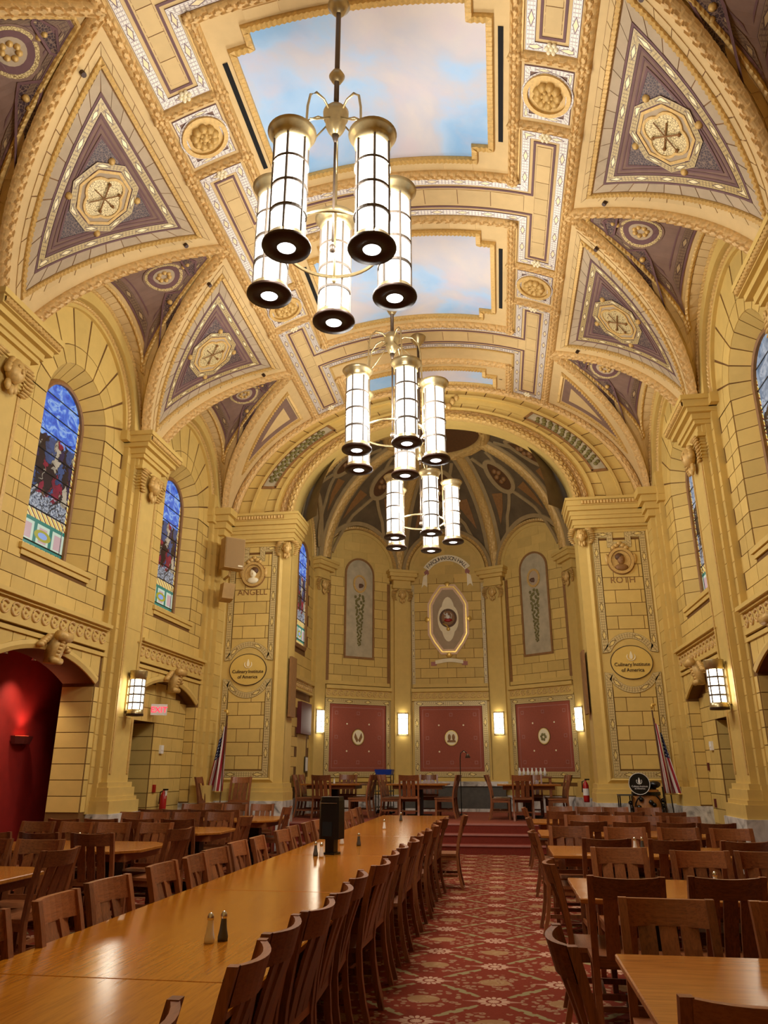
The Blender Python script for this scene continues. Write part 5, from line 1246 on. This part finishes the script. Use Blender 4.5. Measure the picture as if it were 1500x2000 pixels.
for row, (nn_, ff_) in RT.items():
    for k, (x, y) in enumerate(nn_): chair(x, y, 90 + 3 * sin(k * 3 + y), '%s chair from the aisle, near side of the %s right-hand table' % (ordn[k], row), group='chairs at the right-hand tables')
    for k, (x, y) in enumerate(ff_): chair(x, y, 270 + 3 * sin(k * 2 + y), '%s chair from the aisle, far side of the %s right-hand table' % (ordn[k], row), group='chairs at the right-hand tables')
for k, (x, y, a) in enumerate([(.22, 3.5, 4), (.34, 6.15, -3), (.33, 9.05, 2), (.38, 11.6, -2), (.40, 14.6, 2)]): chair(x, y, a, 'chair at the aisle head of the %s right-hand table' % ordn[k], group='chairs at the right-hand tables')
LT = {'nearest': ([], [(-4.41, 7.32), (-4.95, 7.33)]), 'second': ([(-4.32, 8.13), (-4.93, 8.13), (-5.5, 8.12)], [(-6.0, 9.85), (-5.44, 9.83), (-4.95, 9.82), (-4.38, 9.84)]), 'third': ([(-6.0, 10.45), (-5.48, 10.5), (-4.98, 10.6), (-4.42, 10.62)], [(-6.0, 12.35), (-5.5, 12.3), (-5.0, 12.35), (-4.47, 12.42)]),
      'farthest': ([(-6.0, 13.25), (-5.58, 13.22), (-5.1, 13.25), (-4.66, 13.24)], [(-6.1, 15.4), (-5.7, 15.42), (-5.22, 15.42), (-4.72, 15.55)])}
for row, (nn_, ff_) in LT.items():
    for k, (x, y) in enumerate(nn_): chair(x, y, 90 + 4 * sin(k * 3 + y), 'chair %s along the near side of the %s left-hand table' % (ordn[k], row), group='chairs at the left-hand tables')
    for k, (x, y) in enumerate(ff_): chair(x, y, 270 + 4 * sin(k * 2 + y), 'chair %s along the far side of the %s left-hand table' % (ordn[k], row), group='chairs at the left-hand tables')
for k, (x, y, a) in enumerate([(-3.72, 6.5, 172), (-3.68, 8.95, 168), (-3.7, 11.4, 176), (-3.9, 14.4, 178)]): chair(x, y, a, 'chair turned at the right end of the %s left-hand table' % ['nearest', 'second', 'third', 'farthest'][k], group='chairs at the left-hand tables')
chair(-6.75, 9.6, 20, 'dark chair inside the red side room arch')
slab('riser_platform', -6.4, -4.78, 15.75, 16.72, 0, .5, 'step', None, label='low red carpeted riser in the left corner before the pier', cat='platform')
chair(-6.28, 16.0, 4, 'spare chair backed against the left wall beside the flag', .5, 'spare chairs in the left corner'); chair(-5.56, 16.66, 268, 'lone spare chair facing the hall before the left pier', .5, 'spare chairs in the left corner')
DT = [(-4.05, 19.3), (-1.98, 19.4), (.62, 19.2)]; dn = ['left', 'middle', 'right']
for (x, y), nm in zip(DT, dn):
    for dx, dy, a, w in ((-.95, -.3, 0, 'left near'), (-.95, .35, 0, 'left far'), (.95, -.3, 180, 'right near'), (.95, .35, 180, 'right far'), (-.15, -.92, 90, 'front'), (.15, .95, 270, 'back')):
        chair(x + dx, y + dy, a + 6 * sin(dx * 7 + dy * 3 + x), '%s chair at the %s dais table' % (w, nm), ZD, 'chairs on the dais')
# ------------------------------------------------------------------ tables
def table(name, label, x0, x1, y0, y1, mat, z=0.0, clip=0, legs=None, group=None):
    cx_, cy_ = (x0 + x1) / 2, (y0 + y1) / 2; hx, hy = (x1 - x0) / 2, (y1 - y0) / 2
    t = thing(name, label, 'table', (cx_, cy_, z), 0, group)
    def out(i, c): return [(-hx + i + c, -hy + i), (hx - i - c, -hy + i), (hx - i, -hy + i + c), (hx - i, hy - i - c), (hx - i - c, hy - i), (-hx + i + c, hy - i), (-hx + i, hy - i - c), (-hx + i, -hy + i + c)] if c else [(-hx + i, -hy + i), (hx - i, -hy + i), (hx - i, hy - i), (-hx + i, hy - i)]
    g = G(); a, b, c = out(.006, clip), out(0, clip), out(.006, clip)
    lv = [(a, .735), (b, .741), (b, .764), (c, .77)]
    n = len(a); k0 = len(g.v)
    for L, zz in lv: g.v += [(p[0], p[1], zz) for p in L]
    g.face([k0 + i for i in range(n)][::-1]); g.face([k0 + 3 * n + i for i in range(n)])
    for l in range(3):
        for i in range(n): g.face([k0 + l * n + i, k0 + l * n + (i + 1) % n, k0 + (l + 1) * n + (i + 1) % n, k0 + (l + 1) * n + i])
    g.build('tabletop', mat, t)
    for e in (-1, 1):
        G().box(-hx + .14, hx - .14, e * (hy - .14) - .012, e * (hy - .14) + .012, .65, .735).build('apron', 'chairh', t); G().box(e * (hx - .14) - .012, e * (hx - .14) + .012, -hy + .14, hy - .14, .65, .735).build('apron', 'chairh', t)
    lx = legs or [(-hx * .5, 0), (hx * .5, 0)]
    for px, py in lx:
        G().box(px - .09, px + .09, py - .09, py + .09, .08, .66).build('pedestal', 'darkwoodtable', t)
        G().box(px - .3, px + .3, py - .04, py + .04, 0, .08).box(px - .04, px + .04, py - .3, py + .3, 0, .08).build('pedestal_foot', 'darkwoodtable', t)
    return t
LTX0, LTX1 = -2.33, -1.03; sea = [.98, 3.44, 5.9, 8.36, 10.82, 13.28, 15.74]
for i, (a, b) in enumerate(zip(sea, sea[1:])):
    table('long_table_section', '%s section from the camera of the long orange oak table' % ordn[i], LTX0, LTX1, a + .002, b - .002, 'tabletop', legs=[(0, -.75), (0, .75)], group='sections of the long table')
for k, (a, b) in enumerate(((3.12, 4.22), (5.88, 6.95), (8.72, 9.78), (11.25, 12.3), (13.95, 15.0))): table('dining_table', 'oak table crossing the right side, %s from the camera' % ordn[k], .5, 2.96, a, b, 'tabletopx', group='right-hand tables')
for k, (a, b) in enumerate(((5.85, 7.0), (8.4, 9.6), (10.95, 12.15), (13.7, 15.2))): table('clipped_table', 'oak table with clipped corners left of the long table, %s from camera' % ordn[k], -6.0, -4.0, a, b, 'tabletopx', 0, .25, group='left-hand tables')
for (x, y), nm in zip(DT, dn): table('dais_table', '%s oak table standing on the dais' % nm, x - .72, x + .72, y - .62, y + .62, 'tabletopx', ZD, .0, [(0, 0)], 'dais tables')
# ------------------------------------------------------------------ table things
def shaker(x, y, z, label, pepper):
    t = thing('pepper_shaker' if pepper else 'salt_shaker', label, 'shaker', (x, y, z), 0, 'salt and pepper shakers')
    G().lathe([(0, 0), (.026, 0), (.027, .02), (.02, .05), (.015, .09), (.014, .105)], n=12).build('shaker_body', 'slate' if pepper else 'white', t, True)
    G().lathe([(.0145, .104), (.0165, .108), (.017, .122), (.011, .135), (0, .14)], n=12).build('shaker_cap', 'chrome', t, True)
for i, (x, y, w) in enumerate([(-1.51, 4.16, 'near the camera end of the long table'), (-1.83, 8.12, 'in front of the black dispenser'), (-1.9, 9.52, 'left one just beyond the black dispenser'), (-1.76, 12.02, 'toward the far part of the long table'), (-4.98, 9.06, 'on the second left-hand table'), (-4.05, 19.2, 'on the left dais table'), (1.42, 9.3, 'on the third right-hand table'), (1.5, 6.3, 'on the second right-hand table')]):
    shaker(x, y, .77 + (ZD if y > 17 else 0), 'white salt shaker ' + w, False)
for i, (x, y, w) in enumerate([(-1.46, 4.22, 'near the camera end of the long table'), (-1.92, 8.25, 'beside the black dispenser'), (-1.68, 9.42, 'right one just beyond the black dispenser'), (-1.77, 14.1, 'at the far end of the long table'), (1.5, 9.32, 'on the third right-hand table')]):
    shaker(x, y, .77, 'dark pepper shaker ' + w, True)
t = thing('napkin_dispenser', 'tall black plastic dispenser standing on the long table', 'dispenser', (-1.8, 8.46, .77), rad(-14))
G().box(-.07, .07, -.08, .08, 0, .02).build('base', 'black', t); G().box(-.05, .05, -.05, .05, .02, .16).build('pedestal', 'black', t)
def rbox(g, hx, hy, z0, z1, c):
    o = [(-hx + c, -hy), (hx - c, -hy), (hx, -hy + c), (hx, hy - c), (hx - c, hy), (-hx + c, hy), (-hx, hy - c), (-hx, -hy + c)]; return g.poly([(a, b, z0) for a, b in o], [(a * .97, b * .97, z1) for a, b in o])
rbox(G(), .115, .1, .15, .53, .03).build('housing', 'black', t); rbox(G(), .108, .095, .53, .565, .03).build('lid', 'black', t); G().box(-.06, .05, -.106, -.09, .18, .32).build('outlet', 'blackslot', t); G().box(-.1, .1, -.103, -.094, .5, .506).build('lid_seam', 'chrome', t)
# ------------------------------------------------------------------ wall and corner things
def boxthing(name, label, cat, x0, x1, y0, y1, z0, z1, mat): return G().box(x0, x1, y0, y1, z0, z1).build(name, mat, None, label=label, cat=cat)
WL, WR = XC - 5.34, XC + 5.34
ex = thing('exit_sign', 'white exit sign with glowing red letters on the left wall', 'sign', (WL + .32, 13.6, 2.62), 0)
G().box(-.02, .02, -.19, .19, -.13, .13).build('sign_case', 'white', ex); G().box(-.32, .0, -.02, .02, .0, .03).build('sign_arm', 'white', ex)
tx = text_geo('EXIT', .19, .003); G().add(tx, Matrix.Translation((.024, 0, -.065)) @ Matrix.Rotation(pi / 2, 4, 'Z') @ Matrix.Rotation(pi / 2, 4, 'X')).build('exit_letters', 'exit', ex)
ex.rotation_euler.z = rad(-62); ex.location = (WL + .2, 14.3, 2.72); ex.scale = (.8, .8, .8)
for sd, y, z, nm in ((-1, 14.95, 2.0, 'left'), (1, 15.5, 2.04, 'right')):
    t = thing('fire_alarm', 'small white alarm box on the %s blind arch wall' % nm, 'alarm', (XC + sd * 5.31, y, z)); G().box(-.025, .025, -.06, .06, -.08, .08).build('alarm_case', 'white', t); G().box(-.035 if sd > 0 else .02, -.02 if sd > 0 else .035, -.04, .04, -.02, .05).build('alarm_strobe', 'paper', t)
boxthing('pull_station', 'small red alarm pull on the left blind arch wall', 'alarm', WL + .01, WL + .05, 14.74, 14.82, 1.2, 1.34, 'redpaint')
boxthing('wall_switch', 'small dark switch plate on the right blind arch wall', 'switch', WR - .04, WR - .01, 15.9, 15.98, 1.6, 1.74, 'leather')
boxthing('wall_outlet', 'small dark outlet plate low on the right blind arch wall', 'outlet', WR - .04, WR - .01, 15.75, 15.82, .95, 1.1, 'leather')
boxthing('door_plate', 'small dark plate in the left wall passage', 'plate', XC - 6.485, XC - 6.455, 13.9, 14.3, 1.45, 1.52, 'black')
def extinguisher(x, y, z, label, tag=False):
    t = thing('fire_extinguisher', label, 'extinguisher', (x, y, z)); G().lathe([(0, 0), (.06, 0), (.065, .03), (.065, .34), (.04, .4), (.02, .42), (.02, .45), (0, .45)], n=16).build('cylinder', 'redpaint', t, True)
    G().box(-.015, .09, -.012, .012, .45, .48).build('handle', 'black', t); G().tube([(.03, 0, .46), (-.07, 0, .42), (-.08, 0, .2)], .012, 6).build('hose', 'black', t)
    if tag: G().box(.05, .055, -.04, .04, .3, .45).build('inspection_tag', 'paper', t)
    else: G().lathe([(.0655, .14), (.067, .14), (.067, .28), (.0655, .28)], n=16).build('printed_label', 'paper', t)
extinguisher(WL + .14, 15.0, .78, 'red extinguisher with white tag low on the left wall', True); extinguisher(XC + 3.2, 17.95, ZD + .42, 'red extinguisher hanging beside the right pier')
# speakers
t = thing('wall_speaker', 'large beige loudspeaker high in the left corner', 'speaker', (-6.02, 16.25, 5.98), rad(-48)); G().poly([(0, -.24, 0), (.3, -.24, 0), (.3, .24, 0), (0, .24, 0)], [(0, -.24, .72), (.3, -.24, .72), (.3, .24, .72), (0, .24, .72)]).build('cabinet', 'beige', t)
G().box(.3, .312, -.225, .225, .02, .70).build('grille', 'grille', t); G().box(.313, .316, .09, .2, .05, .08).build('badge', 'cream', t); G().tube([(.1, 0, 0), (.05, 0, -.12), (-.25, 0, -.15)], .03, 8).build('mount', 'beige', t)
t = thing('small_speaker', 'small tilted beige loudspeaker below the large one', 'speaker', (-6.1, 16.3, 5.25), rad(-48)); G().poly([(0, -.14, 0), (.2, -.14, .06), (.2, .14, .06), (0, .14, 0)], [(.05, -.14, .4), (.27, -.14, .4), (.27, .14, .4), (.05, .14, .4)]).build('cabinet', 'beige', t); G().box(-.25, .05, -.03, .03, .15, .2).build('mount', 'beige', t)
# flags
def flag(x, y, label, lean, m, zb=0):
    t = thing('flag_on_pole', label, 'flag', (x, y, 0)); G().tube([(0, 0, zb + .1), (lean, 0, 2.75)], .014, 8).build('pole', 'sepiadark', t); G().lathe([(0, zb), (.1, zb), (.09, zb + .05), (.03, zb + .1), (0, zb + .12)], n=16).build('stand', 'brass', t)
    G().ball((lean, 0, 2.82), .03, .06, .05).ball((lean + m * .04, 0, 2.86), .05, .02, .03).build('eagle_finial', 'gold', t, True)
    us, vs = lsp(0, 1, 25), lsp(0, 1, 25)
    def fp(u, v): z = 2.62 - u * 1.45; px = lean * (z / 2.75); wv = v * (.26 + .08 * u); return (px + m * (wv * (.5 + .5 * u)) + .02 * sin(v * 16), .09 * sin(v * 11 + u * 2) * (.4 + .6 * u), z - v * .12 * (1 - u) - .25 * (1 - u) * v)
    G().grid(fp, us, vs, lambda u, v: (u, v)).build('cloth', 'flag', t, True)
    G().tube([fp(1, v) for v in vs], .014, 5).build('gold_fringe', 'gold', t)
flag(-6.0, 16.6, 'furled striped flag on a pole in the left corner', .05, -1, .5); flag(XC + 4.55, 16.25, 'furled striped flag on a pole in the right corner', -.1, 1)
# barrel with round sign
t = thing('carved_barrel', 'carved wooden barrel with dark vine relief by the right pier', 'barrel', (2.78, 16.25, 0))
G().lathe([(0, 0), (.24, 0), (.29, .3), (.31, .6), (.29, .95), (.24, 1.25), (0, 1.25)], n=28).build('staves', wood('barrel_wood', '7A4A1C', 'B87A38', .5, 30, 30, 4), t, True)
for z, r in ((.06, .255), (.45, .308), (.82, .308), (1.18, .262)): G().lathe([(r, z - .03), (r + .012, z - .03), (r + .012, z + .03), (r, z + .03)], n=28).build('hoop', 'black', t)
g = G()
for k in range(40): a = -pi / 2 + 1.5 * sin(k * 1.7); z = .15 + .95 * k / 40; g.ball((.305 * cos(a), .305 * sin(a), z), .05, .05, .045, 6, 4)
for q in (-1, 1): g.tube([(.315 * cos(-pi / 2 + q * .9 * sin(z * 5)), .315 * sin(-pi / 2 + q * .9 * sin(z * 5)), z) for z in lsp(.1, 1.15, 16)], .015, 5)
g.build('vine_carving', 'black', t, True)
rs = thing('round_sign', 'round black sign with white flame mark on the barrel', 'sign', (2.62, 15.92, 1.36)); n_ = ngon((0, 0), .2, .2, 28)
G().poly([(a, 0, b) for a, b in n_], [(a, -.015, b) for a, b in n_]).build('sign_board', 'black', rs); G().tube([(a * .97, -.016, b * .97) for a, b in n_], .006, 5, True).build('sign_ring', 'paper', rs)
fl = [(.02 * sin(a) * (1 + .6 * cos(a)), .06 - .055 * cos(a)) for a in lsp(0, 2 * pi, 15)[:-1]]; G().poly([(a, -.015, b) for a, b in fl], [(a, -.02, b) for a, b in fl]).build('flame_mark', 'paper', rs)
for q in (-1, 1): G().tube([(q * .05 * sin(a), -.018, .045 - .05 * cos(a)) for a in lsp(0, 2.2, 8)], .006, 5).build('flame_mark', 'paper', rs)
for body, xo, z in (('Culinary', -.075, -.06), ('Institute', .08, -.06), ('of', -.08, -.1), ('America', .025, -.1)): G().add(text_geo(body, .044, .002), Matrix.Translation((xo, -.018, z)) @ Matrix.Rotation(pi / 2, 4, 'X')).build('sign_lettering', 'paper', rs)
g = G()
for k in range(6): g.ball((2.6 + .07 * k, 16.22 + .05 * sin(k * 2), 1.31 + .05 * sin(k * 1.4)), .12, .14, .07, 8, 5)
g.build('black_cloth', 'black', None, True, label='crumpled black cloth lying on top of the barrel', cat='cloth')
sr = thing('folding_stand', 'thin black folding stand beside the barrel', 'stand', (2.36, 16.2, 0))
for x in (-.1, .12):
    for y in (-.12, .12): G().tube([(x, y, 0), (x, y, 1.15)], .012, 6).build('leg', 'black', sr)
for z in (.5, 1.15): G().box(-.12, .14, -.14, .14, z - .012, z + .012).build('shelf', 'slate', sr)
for x in (3.16, 3.3): G().tube([(x, 16.2, 0), (x - .06, 16.25, 1.3)], .012, 6).build('thin_pole', 'black', None, label='thin black pole %s of the pair right of the barrel' % ('left' if x < 3.2 else 'right'), cat='pole', group='poles beside the barrel')
# dais back: slate ledge, cart, gooseneck lamp, tray of bottles, notice
al = thing('slate_ledge', 'long grey slate counter with white marble edges at the back of the apse', 'counter', (XC + .05, 22.55, ZD))
G().box(-1.45, 1.45, -.25, .3, .08, .66).build('slate_front', 'slate', al); G().box(-1.52, 1.52, -.3, .32, .66, .78).build('marble_top', 'marble', al); G().box(-1.5, 1.5, -.28, .3, 0, .08).build('marble_foot', 'marble', al)
ca = thing('service_cart', 'thin metal cart with a blue tub at the back of the dais', 'cart', (-3.05, 20.9, ZD))
for x in (-.2, .2):
    for y in (-.25, .25): G().tube([(x, y, .1), (x, y, .98)], .012, 6).build('upright', 'black', ca); G().ball((x, y, .05), .05, .03, .05, 8, 5).build('wheel', 'black', ca)
for z in (.16, .55, .95): G().box(-.22, .22, -.28, .28, z, z + .02).build('shelf', 'slate', ca)
G().poly([(-.2, -.24, .97), (.2, -.24, .97), (.2, .24, .97), (-.2, .24, .97)], [(-.23, -.27, 1.1), (.23, -.27, 1.1), (.23, .27, 1.1), (-.23, .27, 1.1)]).build('blue_tub', 'blue', None, label='blue plastic tub on the cart shelf', cat='tub').location = (-3.05, 20.9, ZD)
gl = thing('gooseneck_lamp', 'dark gooseneck lamp on a stand before the middle red panel', 'lamp', (-1.03, 20.6, ZD)); G().lathe([(0, 0), (.14, 0), (.13, .03), (0, .04)], n=16).build('base', 'black', gl)
G().tube([(0, 0, .03), (0, 0, 1.35), (.02, 0, 1.5), (.1, 0, 1.56), (.18, 0, 1.5)], .012, 7).build('stem', 'black', gl); G().lathe([(.03, .1), (.07, 0), (.065, 0), (.025, .09)], (.2, 0, 1.38), 14).build('shade', 'bronzerod', gl, True)
for k in range(7):
    b = thing('white_bottle', '%s white bottle from the left in the row behind the right dais table' % ordn[k], 'bottle', (.5 + .11 * k, 21.6, ZD + .92), 0, 'white bottles in a row'); G().lathe([(0, 0), (.04, 0), (.04, .12), (.02, .16), (.018, .2), (0, .2)], n=10).build('bottle_body', 'white', b, True); G().lathe([(.02, .19), (.02, .22), (0, .22)], n=8).build('bottle_cap', 'paper', b)
sb = thing('side_stand', 'narrow stand holding the row of white bottles', 'stand', (.83, 21.6, ZD)); G().box(-.5, .5, -.15, .15, .88, .92).build('stand_top', 'chairh', sb)
for x in (-.45, .45): G().box(x - .03, x + .03, -.12, .12, 0, .88).build('stand_leg', 'chair', sb)
nt_ = thing('wall_notice', 'white paper notice beside the left apse doorway', 'notice', (XC - 3.72, 20.55, 1.75)); G().box(0, .01, -.12, .12, -.16, .18).build('paper_sheet', 'paper', nt_); G().box(-.005, .006, -.2, .14, -.2, .2).build('backing_board', 'black', nt_)
# red wall washer in the side room and small spots
rw = thing('red_wall_light', 'half-round wall light glowing red in the side room', 'wall light', (-7.6, 11.6, 2.0)); G().poly([(.0 + .14 * cos(a), .2 * sin(a), 0) for a in lsp(-pi / 2, pi / 2, 9)], [(.17 * cos(a), .25 * sin(a), .12) for a in lsp(-pi / 2, pi / 2, 9)]).build('shade_bowl', 'leather', rw); G().poly([(.02 + .1 * cos(a), .16 * sin(a), .121) for a in lsp(-pi / 2, pi / 2, 9)], [(.02 + .1 * cos(a), .16 * sin(a), .125) for a in lsp(-pi / 2, pi / 2, 9)]).build('bulb_glow', 'redglow', rw)
l = bpy.data.lights.new('red_uplight', 'SPOT'); l.energy = 16; l.color = (1, .45, .35); l.spot_size = rad(110); l.spot_blend = .8; l.shadow_soft_size = .08; lo = bpy.data.objects.new('red_uplight', l); COL.objects.link(lo); lo.location = (-7.44, 11.6, 2.16); lo.rotation_euler = (pi, rad(-8), 0)
for k, y in enumerate((10.45, 11.2)):
    l = bpy.data.lights.new('soffit_spot_light', 'SPOT'); l.energy = 55; l.color = (1, .8, .6); l.spot_size = rad(100); l.spot_blend = .8; l.shadow_soft_size = .05; lo = bpy.data.objects.new('soffit_spot_light', l); COL.objects.link(lo); lo.location = (-7.3, y, 3.22)
    sp = thing('soffit_spot', '%s small chrome spotlight under the red alcove ceiling' % ('left' if k == 0 else 'right'), 'spotlight', (-7.3, y, 3.32)); G().tube([(0, 0, .18), (0, 0, .02)], .012, 6).build('spot_stem', 'chrome', sp); G().lathe([(.02, .05), (.045, .03), (.05, -.06), (.0, -.05)], n=12).build('spot_head', 'chrome', sp, True)
